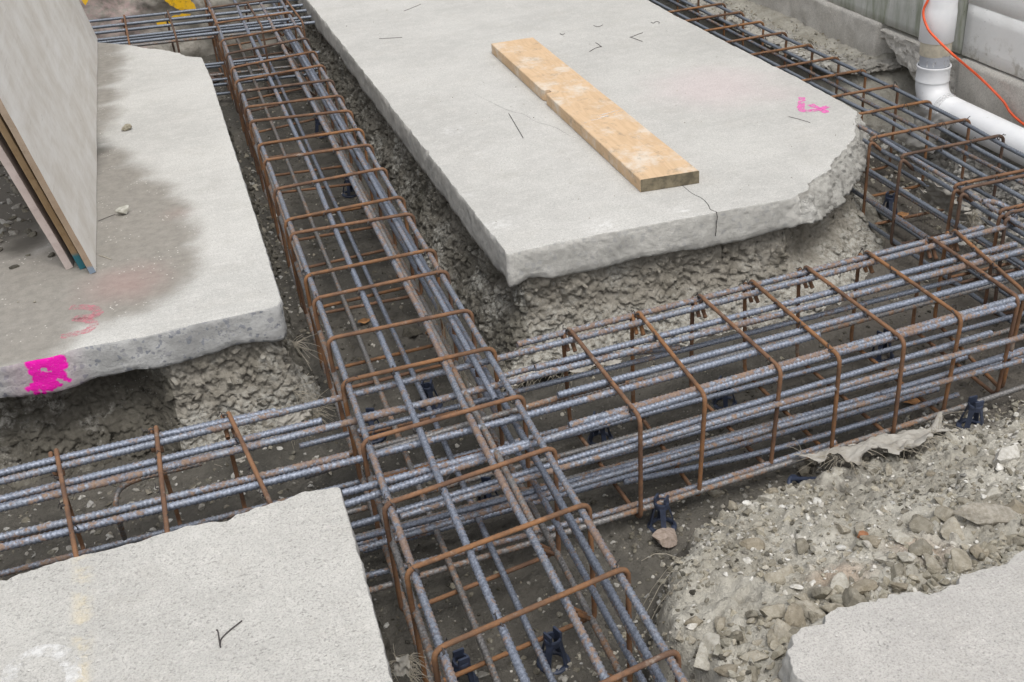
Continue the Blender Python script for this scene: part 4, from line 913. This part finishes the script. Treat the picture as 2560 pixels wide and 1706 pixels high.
sheet('brown-edged plywood sheet with a teal painted corner, middle of the leaning sheets', -0.462, 3.905, 7.18, 1.25, 0.021, [M['ply_brown'], M['ply_brown']], sl=1.06)
sheet('pinkish timber sheet, leftmost and lowest of the leaning sheets', -0.505, 3.93, 7.1, 1.25, 0.026, [M['ply_pink'], M['ply_pink']], sl=1.13)

# ------------------------------------------------------------ timber plank on the large slab
def plank():
    NL = at(1602, 482, 0); FL = at(1230, 134, 0); NR = at(1748, 459, 0)
    ax = FL-NL; L = np.linalg.norm(ax); ax /= L; sx = np.array([ax[1], -ax[0], 0]); W = abs((NR-NL)@sx); T = 0.050
    skew = (NR-NL)@ax/W
    NT_ = at(1376, 240, 0.03); s = (NT_-NL)@ax
    n = 90; us = np.unique(np.r_[np.linspace(0, L, n), s-0.022, s-0.016, s+0.016, s+0.022]); m = 10
    V = []
    prof = [(0.0,0.0),(0.0,T-0.003),(0.003,T)]+[(W*i/m, T) for i in range(1, m)]+[(W-0.003,T),(W,T-0.003),(W,0.0)]
    K = len(prof)
    for u in us:
        nk = 0.030*np.clip((0.024-abs(u-s))/0.008, 0, 1)
        for a, b in prof:
            aa = max(a, nk) if a < W*0.4 else a
            c = np.array([[u*6, a*6, b*6]])
            p = NL+ax*(u+skew*a*(1-u/L))+sx*aa+np.array([0, 0, b+0.002]); V.append(p)
    V = np.array(V); V[:, 2] += 0.0012*vnoise(V*5, 2)+0.0005*vnoise(V*60, 3); V[:, :2] += 0.0008*np.c_[vnoise(V*50, 5), vnoise(V*50, 6)]
    N_ = len(us); q = []; mi = []
    for i in range(N_-1):
        for j in range(K):
            j2 = (j+1) % K; q.append((i*K+j, i*K+j2, (i+1)*K+j2, (i+1)*K+j)); mi.append(0)
    faces = q+[tuple(range(K-1, -1, -1)), tuple((N_-1)*K+j for j in range(K))]; mi += [1, 1]
    # local frame: grain along local y
    o0 = NL; B = np.stack([sx, ax, [0, 0, 1.0]], 1); Vl = (V-o0)@B
    me = bpy.data.meshes.new('timber_plank'); me.from_pydata([tuple(a) for a in Vl], [], faces); me.polygons.foreach_set('material_index', np.array(mi, np.int32)); me.update()
    bm = bmesh.new(); bm.from_mesh(me); bmesh.ops.recalc_face_normals(bm, faces=bm.faces); bm.to_mesh(me); bm.free()
    o = link('timber_plank', me, [M['plank'], M['plank_end']])
    o.matrix_world = Matrix(((sx[0], ax[0], 0, o0[0]), (sx[1], ax[1], 0, o0[1]), (0, 0, 1, 0), (0, 0, 0, 1)))
    tag(o, 'yellow pine plank with a notch in one side lying on the large slab', 'plank')
    u = 0.33*L
    mb = MB(); pts = [NL+ax*(u+0.05*t)+sx*(0.01+t*(W-0.02)) for t in np.linspace(0, 1, 12)]
    v, qq = ribbon([p[:2] for p in pts], 0.014, T+0.0045, 0.6, 3); mb.add((v-o0)@B, qq); v, qq = ribbon([p[:2]+ax[:2]*0.03 for p in pts[5:]], 0.008, T+0.0047, 0.6, 4); mb.add((v-o0)@B, qq)
    p_ = link('paint_mark', mb.mesh('paint_mark'), M['paint_white']); p_.parent = o
plank()

# ------------------------------------------------------------ drain pipe
PX, PY, PZ, PR = 3.252, 4.27, -0.135, 0.068
def lathe(prof, cx, cy, sides=40):
    th = np.linspace(0, 2*pi, sides, endpoint=False); V = []
    for r, z in prof: V.append(np.c_[cx+r*np.cos(th), cy+r*np.sin(th), np.full(sides, z)])
    V = np.vstack(V); n = len(prof); i = np.arange(n-1)[:, None]*sides; j = np.arange(sides)[None, :]; k = (j+1) % sides
    return V, np.stack([i+j, i+k, i+sides+k, i+sides+j], -1).reshape(-1, 4)
dp = thing('drain_pipe', 'white plastic downpipe with an elbow turning along the wall foot', 'pipe', (PX, PY, PZ))
link('upper_pipe', MB().add(*lathe([(PR+0.0055,0.150),(PR+0.0075,0.152),(PR+0.0075,0.28),(PR+0.005,0.296),(PR+0.004,0.31),(PR+0.004,1.4)], PX, PY+0.006)).mesh('upper_pipe'), M['pvc'], dp)
link('cream_collar', MB().add(*lathe([(PR-0.001,0.088),(PR,0.09),(PR,0.155)], PX, PY+0.003)).mesh('cream_collar'), M['pvc_cream'], dp)
mb = MB().add(*lathe([(PR-0.003,0.03),(PR-0.003,0.095)], PX, PY)); link('grey_pipe', mb.mesh('grey_pipe'), M['pvc_grey'], dp)
mb = MB()
for a, ln in ((3.6,0.03),(4.0,0.045),(4.15,0.028),(4.75,0.04),(5.0,0.03),(5.3,0.045)):
    d = np.array([cos(a), sin(a)])*(PR-0.0025); v, q, t = tube([(PX+d[0], PY+d[1], 0.045), (PX+d[0], PY+d[1], 0.045+ln)], 0.003, 6); mb.add(v, q, t)
link('cement_drips', mb.mesh('cement_drips'), M['paint_white'], dp)['kind'] = 'stuff'
link('elbow_collar', MB().add(*lathe([(PR+0.001,0.040),(PR+0.007,0.042),(PR+0.008,0.036),(PR+0.005,0.03),(PR+0.005,-0.02),(PR+0.007,-0.026),(PR+0.007,-0.03),(PR+0.003,-0.033)], PX, PY)).mesh('elbow_collar'), M['pvc'], dp)
a = np.linspace(0, pi/2, 14); er = 0.10
el = np.vstack([[[PX, PY, -0.02]], np.c_[np.full(14, PX), PY-er+er*np.cos(a), PZ+er-er*np.sin(a)], [[PX, PY-er-0.03, PZ]]])
v, q, t = tube(el, PR+0.004, 40, caps=False); link('elbow', MB().add(v, q).mesh('elbow'), M['pvc'], dp)
v, q, t = tube([(PX, PY-er-0.028, PZ), (PX+0.004, 2.9, PZ-0.008), (PX, 2.0, PZ-0.015)], PR, 40, step=0.1); link('lower_pipe', MB().add(v, q, t).mesh('lower_pipe'), M['pvc'], dp)
v, q, t = tube([(PX, PY-er-0.016, PZ), (PX, PY-er-0.034, PZ), (PX, PY-er-0.05, PZ)], PR+0.004, 40, rads=[PR+0.0055, PR+0.005, PR+0.001], caps=False); link('glue_joint', MB().add(v, q).mesh('glue_joint'), M['glue'], dp)

cb = catmull([at_x(2352,-160,3.30), at_x(2338,-60,3.22), at_x(2322,-5,3.18), at_x(2310,22,3.165), at_x(2309,42,3.162), at_x(2317,66,3.165), at_x(2331,87,3.172), at_x(2380,135,3.20), at_x(2450,195,3.34), at_x(2505,250,3.39), at_x(2560,312,3.41), (3.41,3.2,-0.22), (3.40,2.6,-0.2)], 14)
v, q, t = tube(cb, 0.0055, 12); tag(link('cable', MB().add(v, q, t).mesh('cable'), M['cable']), 'thin orange cable draped over the white downpipe', 'cable')

# ------------------------------------------------------------ rebar chairs
def make_chair():
    root = thing('rebar_chair', 'navy plastic rebar chair', 'rebar chair', (0, 0, 0))
    th = np.linspace(0, 2*pi, 37)[:-1]; mb = MB(); sides = 36
    prof = [(0.058,0.0),(0.060,0.004),(0.058,0.009),(0.040,0.010),(0.037,0.006),(0.038,0.0),(0.058,0.0)]
    V = np.vstack([np.c_[r*np.cos(th), r*np.sin(th), np.full(36, z)] for r, z in prof]); n = len(prof); i = np.arange(n-1)[:, None]*36; j = np.arange(36)[None, :]; k = (j+1) % 36
    mb.add(V, np.stack([i+j, i+k, i+36+k, i+36+j], -1).reshape(-1, 4)); link('base_ring', mb.mesh('base_ring'), M['plastic'], root)
    for a in (0.5, 0.5+pi/2, 0.5+pi, 0.5+3*pi/2):
        d = np.array([cos(a), sin(a), 0]); s = np.array([-sin(a), cos(a), 0]); z = np.array([0, 0, 1.0]); v = []
        for r, h, w, tk in ((0.050,0.004,0.011,0.007),(0.042,0.035,0.010,0.006),(0.031,0.068,0.011,0.006),(0.024,0.088,0.013,0.006)):
            c = d*r+z*h; v += [c-s*w-d*tk/2, c+s*w-d*tk/2, c+s*w+d*tk/2, c-s*w+d*tk/2]
        q = []
        for b in range(3):
            for m in range(4): q.append((b*4+m, b*4+(m+1) % 4, b*4+4+(m+1) % 4, b*4+4+m))
        q += [(3,2,1,0),(12,13,14,15)]; link('leg', MB().add(v, q).mesh('leg', False), M['plastic'], root)
    mb = MB(); prof = [(0.030,0.074),(0.031,0.09),(0.029,0.094),(0.022,0.094),(0.021,0.074),(0.030,0.074)]; n = len(prof)
    V = np.vstack([np.c_[r*np.cos(th), r*np.sin(th), np.full(36, z)] for r, z in prof]); i = np.arange(n-1)[:, None]*36
    mb.add(V, np.stack([i+j, i+k, i+36+k, i+36+j], -1).reshape(-1, 4))
    for sg in (-1, 1): mb.add(*box_piece((sg*0.021-0.004, -0.020, 0.088), (sg*0.021+0.004, 0.020, 0.112)))
    link('clip', mb.mesh('clip', False), M['plastic'], root)
    return root
chair0 = make_chair()
CH = [((1655,1282),'navy plastic rebar chair standing upright in mud under the near bars beside the rubble'),
      ((2432,1035),'navy plastic rebar chair on pale gravel at the far right end of the crossing cage'),
      ((1812,978),'navy plastic rebar chair under the crossing cage, below the plank slab corner'),
      ((2208,862),'navy plastic rebar chair in the shade of the crossing cage, near the torn white sacking'),
      ((1500,1068),'navy plastic rebar chair behind the near side bars of the crossing cage'),
      ((1381,1620),'navy plastic rebar chair with its ring showing, inside the cage nearest the viewer'),
      ((1150,1672),'navy plastic rebar chair cut by the bottom edge of the picture'),
      ((1072,985),'navy plastic rebar chair inside the junction where the two cages cross'),
      ((930,1062),'navy plastic rebar chair at the left side of the cage junction'),
      ((1222,1232),'navy plastic rebar chair in the middle of the cage junction, half hidden by bars'),
      ((2224,512),'navy plastic rebar chair under the wall cage beside a brown leaf'),
      ((2106,528),'navy plastic rebar chair against the broken corner of the large slab'),
      ((800,318),'navy plastic rebar chair far down the long cage beneath the rusty bars'),
      ((872,462),'navy plastic rebar chair halfway along the long cage at its right side')]
for i, ((x, y), lab) in enumerate(CH):
    c = chair0 if i == 0 else copy_tree(chair0, (0, 0, 0)); g = -0.45
    for _ in range(5): p = at(x, y, g+0.05); g = float(ground_h(np.array([p[0]]), np.array([p[1]]), False)[0])
    c.location = (float(p[0]), float(p[1]), g-0.004); c.rotation_euler = (0.05*rng.normal(), 0.05*rng.normal(), rng.random()*6); c['label'] = lab; c['group'] = 'plastic rebar chairs under the cages'; c.scale = (0.72, 0.72, 0.95)
tc = copy_tree(chair0, at(1990,1165,-0.36)-np.array([0,0,0.085])); tc.rotation_euler = (1.0, 0.4, 0.5); tc['label'] = 'toppled navy plastic rebar chair half buried under the stones'; tc['group'] = 'plastic rebar chairs under the cages'

# ------------------------------------------------------------ stones and gravel
PAL = 1.06*np.array([[0.42,0.395,0.34],[0.34,0.315,0.255],[0.26,0.24,0.195],[0.50,0.48,0.44],[0.38,0.35,0.29],[0.30,0.285,0.24],[0.60,0.585,0.55],[0.22,0.205,0.17],[0.64,0.63,0.60]])
small = [rock(100+i, 1, 7) for i in range(8)]; mid = [rock(140+i, 2, 12) for i in range(8)]
def scatter(mb, xs, ys, ss, kinds, zoff=0.05, pal=PAL, zf=None, w=None):
    z = ground_h(xs, ys) if zf is None else zf(xs, ys)
    for x, y, zz, s in zip(xs, ys, z, ss):
        v, f = kinds[int(rng.integers(len(kinds)))]; c = pal[int(rng.choice(len(pal), p=w))]*(0.85+0.3*rng.random())
        mb.add((v*s)@rotm(rng).T+[x, y, zz+s*(zoff+0.25*(rng.random()-0.5))], None, f, c)
def region(n, x0, x1, y0, y1, keep):
    x = rng.uniform(x0, x1, n); y = rng.uniform(y0, y1, n); m = keep(x, y); return x[m], y[m]
mb = MB()
onr = lambda x, y: (x > np.interp(y, [1.3, 1.6, 1.75, 1.9, 2.05, 2.2, 2.28, 2.33, 2.5], [0.70, 0.70, 0.725, 0.80, 0.90, 1.02, 1.28, 1.70, 2.0])-0.03+0.05*rng.standard_normal(len(x))) & (rng.random(len(x)) < 0.35+0.65*sst(fbm(np.stack([x, y, 0*x], 1)*3.3, 3, 77), -0.35, 0.35)*(1-0.75*sst(y, 2.3, 2.6)))
x, y = region(7500, 0.68, 2.7, 1.30, 2.5, onr); scatter(mb, x, y, 0.0035+0.007*rng.random(len(x))**2, small)
x, y = region(2200, 0.70, 2.7, 1.40, 2.45, onr); scatter(mb, x, y, 0.008+0.011*rng.random(len(x))**2, mid)
x, y = region(700, 0.80, 1.75, 1.46, 1.66, lambda x, y: rng.random(len(x)) < 0.8); scatter(mb, x, y, 0.007+0.02*rng.random(len(x))**2, mid, pal=PAL[[1, 2, 4, 5]])
tag(link('gravel', mb.mesh('gravel', False), M['stone']), kind='stuff')
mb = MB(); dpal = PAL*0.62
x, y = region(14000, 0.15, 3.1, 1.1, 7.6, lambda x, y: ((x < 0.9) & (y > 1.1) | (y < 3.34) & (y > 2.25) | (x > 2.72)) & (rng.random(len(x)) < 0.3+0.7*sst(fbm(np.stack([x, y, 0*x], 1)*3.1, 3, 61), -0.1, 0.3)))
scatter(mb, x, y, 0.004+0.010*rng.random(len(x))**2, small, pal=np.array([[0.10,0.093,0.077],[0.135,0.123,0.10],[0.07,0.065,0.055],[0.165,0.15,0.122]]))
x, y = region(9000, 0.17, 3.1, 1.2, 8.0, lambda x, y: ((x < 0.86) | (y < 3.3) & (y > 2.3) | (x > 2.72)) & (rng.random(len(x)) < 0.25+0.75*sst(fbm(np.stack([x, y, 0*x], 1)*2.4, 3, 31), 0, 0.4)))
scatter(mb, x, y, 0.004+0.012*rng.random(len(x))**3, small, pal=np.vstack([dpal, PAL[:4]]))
x, y = region(2600, 0.72, 2.3, 1.85, 2.55, lambda x, y: rng.random(len(x)) < 0.2+0.8*sst(fbm(np.stack([x, y, 0*x], 1)*5, 3, 91), -0.2, 0.3)); scatter(mb, x, y, 0.004+0.011*rng.random(len(x))**2, small, pal=np.vstack([dpal*0.6, dpal, PAL[:2]]))
x, y = region(700, 0.22, 0.80, 1.25, 2.0, lambda x, y: rng.random(len(x)) < 0.9); scatter(mb, x, y, 0.006+0.012*rng.random(len(x))**2, mid, pal=np.vstack([dpal, PAL[:2]]))
x, y = region(260, 0.16, 0.34, 3.9, 6.2, lambda x, y: x > 0); scatter(mb, x, y, 0.008+0.02*rng.random(len(x))**2, mid, pal=np.vstack([dpal, PAL[:5]]))
x, y = region(1200, -1.2, 0.16, 2.35, 3.25, lambda x, y: x > -9); scatter(mb, x, y, 0.005+0.016*rng.random(len(x))**2, mid, pal=dpal)
x, y = region(520, 2.9, 3.25, 2.3, 4.6, lambda x, y: x > -9); scatter(mb, x, y, 0.008+0.025*rng.random(len(x))**2, mid)
tag(link('gravel', mb.mesh('gravel', False), M['stone']), kind='stuff')
mb = MB()   # rubble crumbs on the shelf at the wall foot and dirt under the leaning sheets
x, y = region(1500, 3.12, 3.44, 4.9, 7.5, lambda x, y: x > 0); scatter(mb, x, y, 0.004+0.012*rng.random(len(x))**2.5, small, zf=lambda a, b: np.full(len(a), -0.150)+0.01*rng.standard_normal(len(a)), pal=PAL[[0, 1, 3, 4, 5]])
tag(link('gravel', mb.mesh('gravel', False), M['stone']), kind='stuff')
mb = MB()
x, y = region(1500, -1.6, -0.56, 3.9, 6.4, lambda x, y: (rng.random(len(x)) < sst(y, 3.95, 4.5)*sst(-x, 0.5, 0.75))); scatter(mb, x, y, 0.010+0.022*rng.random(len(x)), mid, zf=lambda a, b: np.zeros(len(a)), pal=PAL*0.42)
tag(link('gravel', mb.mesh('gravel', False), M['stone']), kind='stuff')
mb = MB()
x, y = region(150, -1.1, 0.1, 3.34, 6.5, lambda x, y: ((x < -0.44) | (y < 4.4)) & (rng.random(len(x)) < 0.75-0.8*sst(x, -0.4, 0.0))); scatter(mb, x, y, 0.0025+0.006*rng.random(len(x))**2, small, zf=lambda a, b: np.zeros(len(a)), zoff=0.3, pal=PAL[[0, 3, 6]])
x, y = region(420, 0.95, 2.6, 3.4, 7.5, lambda x, y: x > 0); scatter(mb, x, y, 0.0015+0.0035*rng.random(len(x))**3, small, zf=lambda a, b: np.zeros(len(a)), zoff=0.3, pal=PAL[[0, 2, 3, 7]])
tag(link('gravel', mb.mesh('gravel', False), M['stone']), kind='stuff')

def stone_obj(name, p, s, seed, col, rot=(0, 0, 0), sub=4, squash=(1, 1, 1)):
    v, f = rock(seed, sub, 12); v = v*s*np.array(squash); o = link(name, mesh_np(name, v, None, f, False, np.tile(np.asarray(col, float), (len(v), 1))), M['stone'])
    o.location = [float(a) for a in p]; o.rotation_euler = rot; return o
def on_ground(x, y, z): 
    for _ in range(6):
        p = at(x, y, z); z = float(ground_h(p[:1], p[1:2], False)[0])
    return np.array([p[0], p[1], z])
tag(stone_obj('stone', on_ground(1672,1362,-0.33)+[0,0,0.02], 0.062, 501, (0.44,0.36,0.31), (0.2,0.25,0.7), squash=(1.1,0.8,0.8)), 'pale pinkish rock resting at the left edge of the rubble slope', 'stone')
tag(stone_obj('stone', on_ground(2470,1300,-0.14)+[0,0,0.015], 0.075, 502, (0.36,0.335,0.29), (0.1,0.1,-0.2), squash=(1.35,0.7,0.6)), 'long flat grey stone, largest on the upper rubble slope', 'stone')
tag(stone_obj('stone', on_ground(2515,1155,-0.25)+[0,0,0.01], 0.062, 503, (0.56,0.545,0.51), (0,0.1,0.4)), 'broad whitish stone on the rubble near the right border', 'stone')
tag(stone_obj('stone', on_ground(2155,1343,-0.2)+[0,0,0.008], 0.02, 504, (0.36,0.17,0.09), (0,0.1,0.4)), 'small orange rust-stained stone in the middle of the rubble', 'stone')
tag(stone_obj('stone', at(318,326,0)+[0,0,0.016], 0.028, 505, (0.36,0.33,0.26)), 'small brown pebble on the bare part of the stained slab', 'stone')
tag(stone_obj('stone', at(310,536,0)+[0,0,0.017], 0.036, 506, (0.50,0.49,0.44), (0.3,0.2,0)), 'pale angular stone lying on the wet stain of the slab', 'stone')
tag(stone_obj('stone', on_ground(1030,838,-0.43)+[0,0,0.015], 0.045, 507, (0.13,0.12,0.10), (0.3,0.2,0)), 'dark stone on the mud inside the long cage', 'stone')
tag(stone_obj('stone', on_ground(520,210,-0.40)+[0,0,0.03], 0.13, 508, (0.17,0.12,0.10), (0,0,0.4), squash=(1.2,0.8,0.7)), 'brownish boulder beside the far end of the long cage', 'stone')
protos = [rock(700+i, 4, 13) for i in range(7)]; pm = []
for i in range(14):
    v, f = protos[i % 7]; c = [(0.36,0.33,0.27),(0.27,0.25,0.205),(0.46,0.44,0.39),(0.31,0.275,0.215),(0.40,0.37,0.31)][i % 5]
    me = mesh_np('stone', v*0.035, None, f, False, np.tile(np.array(c), (len(v), 1))); me.materials.append(M['stone']); pm.append(me)
BIG = [(2008,1500,34),(2055,1490,40),(2100,1470,46),(2150,1480,36),(2030,1540,40),(2085,1530,34),(2130,1525,38),(2180,1500,30),(1985,1560,38),(1960,1590,36),(1940,1540,34),(2000,1590,34),(2060,1575,40),(2110,1575,32),(1930,1600,30),(2240,1440,46),(2270,1400,40),(2250,1470,34),(2330,1420,36),(2400,1425,40),(2290,1390,46),(2210,1405,34),(2450,1390,34),(2380,1330,38),(2360,1300,40),(2420,1270,36),(2480,1240,36),(2540,1280,42),(2350,1260,34),(2300,1320,40),(2250,1350,40),(2180,1355,36),(2150,1330,30),(2110,1330,28),(2010,1370,34),(2040,1380,30),(1880,1370,34),(1790,1240,32),(1830,1270,28),(1870,1285,30),(1920,1250,40),(1935,1235,36),(2010,1180,42),(2030,1160,30),(2090,1190,34),(2060,1150,30),(2220,1180,28),(2250,1210,26),(2430,1130,32),(2380,1100,28),(2330,1190,26),(1960,1440,34),(1930,1450,28),(1880,1540,26),(1780,1620,36),(1730,1560,30),(1800,1560,28),(1840,1600,32),(1760,1660,40),(1820,1680,38),(1880,1650,34),(1700,1600,28)]
for i, (x, y, s) in enumerate(BIG):
    p = on_ground(x, y, -0.2); o = bpy.data.objects.new('stone', pm[i % 14]); scene.collection.objects.link(o); s = s*0.0010*(0.8+0.4*rng.random())
    o.location = (float(p[0]), float(p[1]), float(p[2])+s*(0.08+0.25*rng.random())); o.scale = (s/0.035,)*3; o.rotation_euler = (0.35*rng.normal(), 0.35*rng.normal(), rng.random()*6)
    tag(o, 'loose grey-brown broken stone on the rubble slope', 'stone', 'broken stones on the rubble slope')

# ------------------------------------------------------------ torn sacking, straw, wires, leaves
def fibres(mb, base, dirs, n, ln, r=0.0007, droop=0.5, spread=0.75):
    for _ in range(n):
        t = rng.random()*(len(base)-1); i = int(t); f = t-i; p = base[i]*(1-f)+base[min(i+1, len(base)-1)]*f
        d = dirs+spread*rng.standard_normal(3); d /= np.linalg.norm(d); L = ln*(0.2+1.1*rng.random()**1.5); c = 0.5*rng.standard_normal(3)
        pts = [p+d*L*s+c*L*0.35*s*s+np.array([0, 0, -droop*L*s*s]) for s in (0, 0.3, 0.6, 1.0)]
        v, q, tr = tube(np.array(pts), r, 3, caps=False); mb.add(v, q)
def sack(label, A, B, C, D, amp=0.02, n=40, fringe=((1, 90),), ln=0.06, mat='cloth', fold=6, seed=0, fib='straw'):
    A, B, C, D = (np.asarray(a, float) for a in (A, B, C, D)); u = np.linspace(0, 1, n)
    U, W = np.meshgrid(u, u); U = U.ravel(); W = W.ravel()
    Wj = W*(1-0.22*(W > 0.5)*0)+0
    P = ((1-U)*(1-W))[:, None]*A+(U*(1-W))[:, None]*B+(U*W)[:, None]*C+((1-U)*W)[:, None]*D
    nrm = np.cross(B-A, D-A); nrm /= np.linalg.norm(nrm); nrm = nrm if nrm[2] > 0 else -nrm
    S = np.c_[U*fold, W*fold*0.6, np.full(len(U), seed*3.1)]
    P = P+nrm*(amp*fbm(S, 4, seed))[:, None]
    edge = np.minimum(np.minimum(U, 1-U), np.minimum(W, 1-W)); tg = 0.10*np.linalg.norm(B-A)
    P = P+np.c_[tg*0.5*fbm(S*1.3, 3, seed+3), tg*0.5*fbm(S*1.3, 3, seed+5), 0*U]*np.clip(1-edge*5, 0, 1)[:, None]
    i = (np.arange(n-1)[:, None]*n+np.arange(n-1)[None, :]).ravel(); q = np.stack([i, i+1, i+n+1, i+n], 1)
    ce = P[q].mean(1); Uc = U[q].mean(1); Wc = W[q].mean(1); ec = np.minimum(np.minimum(Uc, 1-Uc), np.minimum(Wc, 1-Wc))
    keep = ec > 0.16*np.clip(fbm(np.c_[Uc*5, Wc*5, 0*Uc+seed], 3, seed+9)+0.25, 0, 1)
    root = thing('torn_sack', label, 'torn sack', P.mean(0), 'torn woven sack scraps')
    link('fabric', mesh_np('fabric', P, q[keep]), M[mat], root)
    G = P.reshape(n, n, 3); mb = MB(); edges = {0: (G[2], A-D), 1: (G[-3], D-A), 2: (G[:, 2], A-B), 3: (G[:, -3], B-A)}
    for e, cnt in fringe:
        b, d = edges[e]; d = d/np.linalg.norm(d); fibres(mb, b, d, cnt, ln)
    if mb.v: tag(link('frayed_threads', mb.mesh('frayed_threads'), M[fib], root), kind='stuff')
    return root
sack('grey torn woven sack scrap lying on the rubble by the near side bars', at(1990,1150,-0.36), at(2360,1048,-0.37), at(2352,1098,-0.31), at(2120,1160,-0.335), 0.022, 46, ((3, 26), (1, 45), (2, 26)), 0.08, seed=1)
sack('whitish torn sack strip at the foot of the large slab bank', at_y(1880,905,3.17), at_y(2120,815,3.30), at_y(2160,735,3.38), at_y(1905,842,3.33), 0.025, 40, ((3, 70), (0, 80)), 0.07, seed=2)
sack('shredded sack strip fringed with threads below the large slab corner', at_y(1240,965,3.20), at_y(1640,895,3.22), at_y(1650,868,3.30), at_y(1260,925,3.30), 0.02, 34, ((0, 200), (2, 40)), 0.06, seed=3)
sack('tan sack scrap under the left slab corner', at(690,1075,-0.40), at(800,1040,-0.40), at(770,1000,-0.36), at(700,1025,-0.34), 0.02, 24, ((0, 60), (3, 60)), 0.06, seed=4)
sack('grey sack scrap hanging in the dark hollow behind the left bars', at_y(560,1185,3.15), at_y(700,1160,3.18), at_y(690,1120,3.22), at_y(590,1135,3.22), 0.03, 28, ((0, 80), (3, 50)), 0.06, seed=5)
sack('small pale sack flap at the front slab edge below the near stirrups', at(985,1690,-0.28), at(1030,1700,-0.30), at(1030,1640,-0.25), at(985,1640,-0.22), 0.01, 16, ((3, 70), (2, 20)), 0.06, seed=6)
sack('cream torn sack hanging on the bank inside the wall cage', at(2290,490,-0.30), at(2420,560,-0.33), at(2440,530,-0.22), at(2310,440,-0.18), 0.03, 34, ((3, 80), (0, 50)), 0.07, seed=7)
sack('cloudy plastic film hanging below the pipe elbow', at(2235,345,-0.30), at(2330,385,-0.30), at(2395,300,-0.12), at(2290,262,-0.10), 0.02, 30, (), 0.05, 'film', 3, seed=8)
def tuft(label, pts, d, n, ln, mat='straw', r=0.0008, spread=0.45, droop=0.4):
    mb = MB(); fibres(mb, np.array(pts), np.array(d, float), n, ln, r, droop, spread)
    return tag(link('thread_tuft', mb.mesh('thread_tuft'), M[mat]), label, 'threads', 'loose thread tufts')
tuft('grey thread tuft sticking out of the bank under the left slab corner', [(0.165,3.38,-0.17),(0.17,3.42,-0.22)], (0.8,-0.1,0.0), 30, 0.09)
tuft('thread tuft curling on the mud under the left slab corner', [(0.13,3.29,-0.30),(0.17,3.32,-0.40)], (0.6,-0.6,0.1), 30, 0.09)
tuft('dry straw strands hanging over the left face of the rubble', [(0.93,1.62,-0.16),(0.90,1.86,-0.2),(0.93,1.98,-0.23)], (-0.8,-0.2,-0.15), 18, 0.13, r=0.0010, droop=0.8)
tuft('pale threads hanging beside the long cage at the plank slab corner', [at(1138,905,-0.22), at(1160,930,-0.26)], (-0.1,-0.2,-1), 60, 0.10, droop=0.3, spread=0.25)
tuft('pale threads hanging above the junction right of the long cage', [at(1085,740,-0.17), at(1130,800,-0.20)], (0.0,-0.3,-1), 70, 0.11, droop=0.3, spread=0.25)
def wire(label, pts, r=0.0013, mat='wire', z=0.0025):
    p = catmull([at(x, y, z) for x, y in pts], 8) if len(pts) > 2 else np.array([at(x, y, z) for x, y in pts]); v, q, t = tube(p, r, 6)
    return tag(link('wire_offcut', MB().add(v, q, t).mesh('wire_offcut'), M[mat]), label, 'wire', 'wire offcuts lying on the slabs')
wire('straight dark wire offcut on the large slab, left of the plank', [(1272,284),(1308,345)])
wire('dark wire bent to an arrowhead on the large slab, nearer the plank', [(1474,129),(1490,120),(1503,117),(1503,117),(1496,111),(1489,107)])
wire('dark wire bent to an arrowhead on the large slab, nearer the wall cage', [(1607,82),(1590,88),(1577,93),(1577,93),(1590,98),(1606,104)])
wire('short wire stroke beyond the plank near the long cage', [(948,97),(1005,94)], 0.0011)
wire('thin rusty wire on the large slab below the pink arrow', [(1972,292),(2000,299),(2026,307)], 0.0010)
wire('thin slanted wire at the far end of the large slab', [(1010,28),(1030,20),(1052,11)], 0.0011)
wire('small curled wire offcut near the far right edge of the large slab', [(1627,56),(1634,58),(1640,54),(1648,56),(1647,60)], 0.0012)
wire('tiny hooked wire offcut at the far edge of the large slab', [(1484,64),(1492,67),(1500,66),(1507,62)], 0.0012)
wire('tiny curved wire by the far end of the plank', [(1400,84),(1406,87),(1412,84)], 0.0012)
wire('dark wire bent to a tick mark on the foreground slab', [(541,1575),(545,1580),(551,1618),(552,1600),(570,1580),(605,1552)], 0.0016)
wire('wire sticking out from under the leaning sheets on the stained slab', [(245,553),(265,545),(288,536)], 0.0010)
wire('blond straw stem on the stained slab near the sheet corner', [(246,638),(262,643),(278,649)], 0.0013, 'straw')
def leaf(label, p, s, rz):
    n = 9; u = np.linspace(-1, 1, n); V = []
    for a in u:
        w = 0.45*(1-a*a)**0.8
        for b in (-1, -0.5, 0, 0.5, 1): V.append((a*s, b*w*s, s*(0.22*a*a+0.35*b*b*w+0.06*sin(a*7))))
    q = [(i*5+j, i*5+j+1, i*5+j+6, i*5+j+5) for i in range(n-1) for j in range(4)]
    o = link('leaf', MB().add(V, q).mesh('leaf'), M['leaf']); o.location = [float(a) for a in p]; o.rotation_euler = (0.3, 0.2, rz); return tag(o, label, 'leaf')
leaf('curled brown dead leaf on the mud inside the long cage', on_ground(910,812,-0.43)+[0,0,0.012], 0.032, 0.5)
leaf('brown dead leaf on the mud beside a chair under the wall cage', on_ground(2255,545,-0.43)+[0,0,0.012], 0.036, 0.2)
leaf('large brown leaf on the mud below the crossing cage by the grey sack', on_ground(2275,1012,-0.40)+[0,0,0.015], 0.055, 0.4)
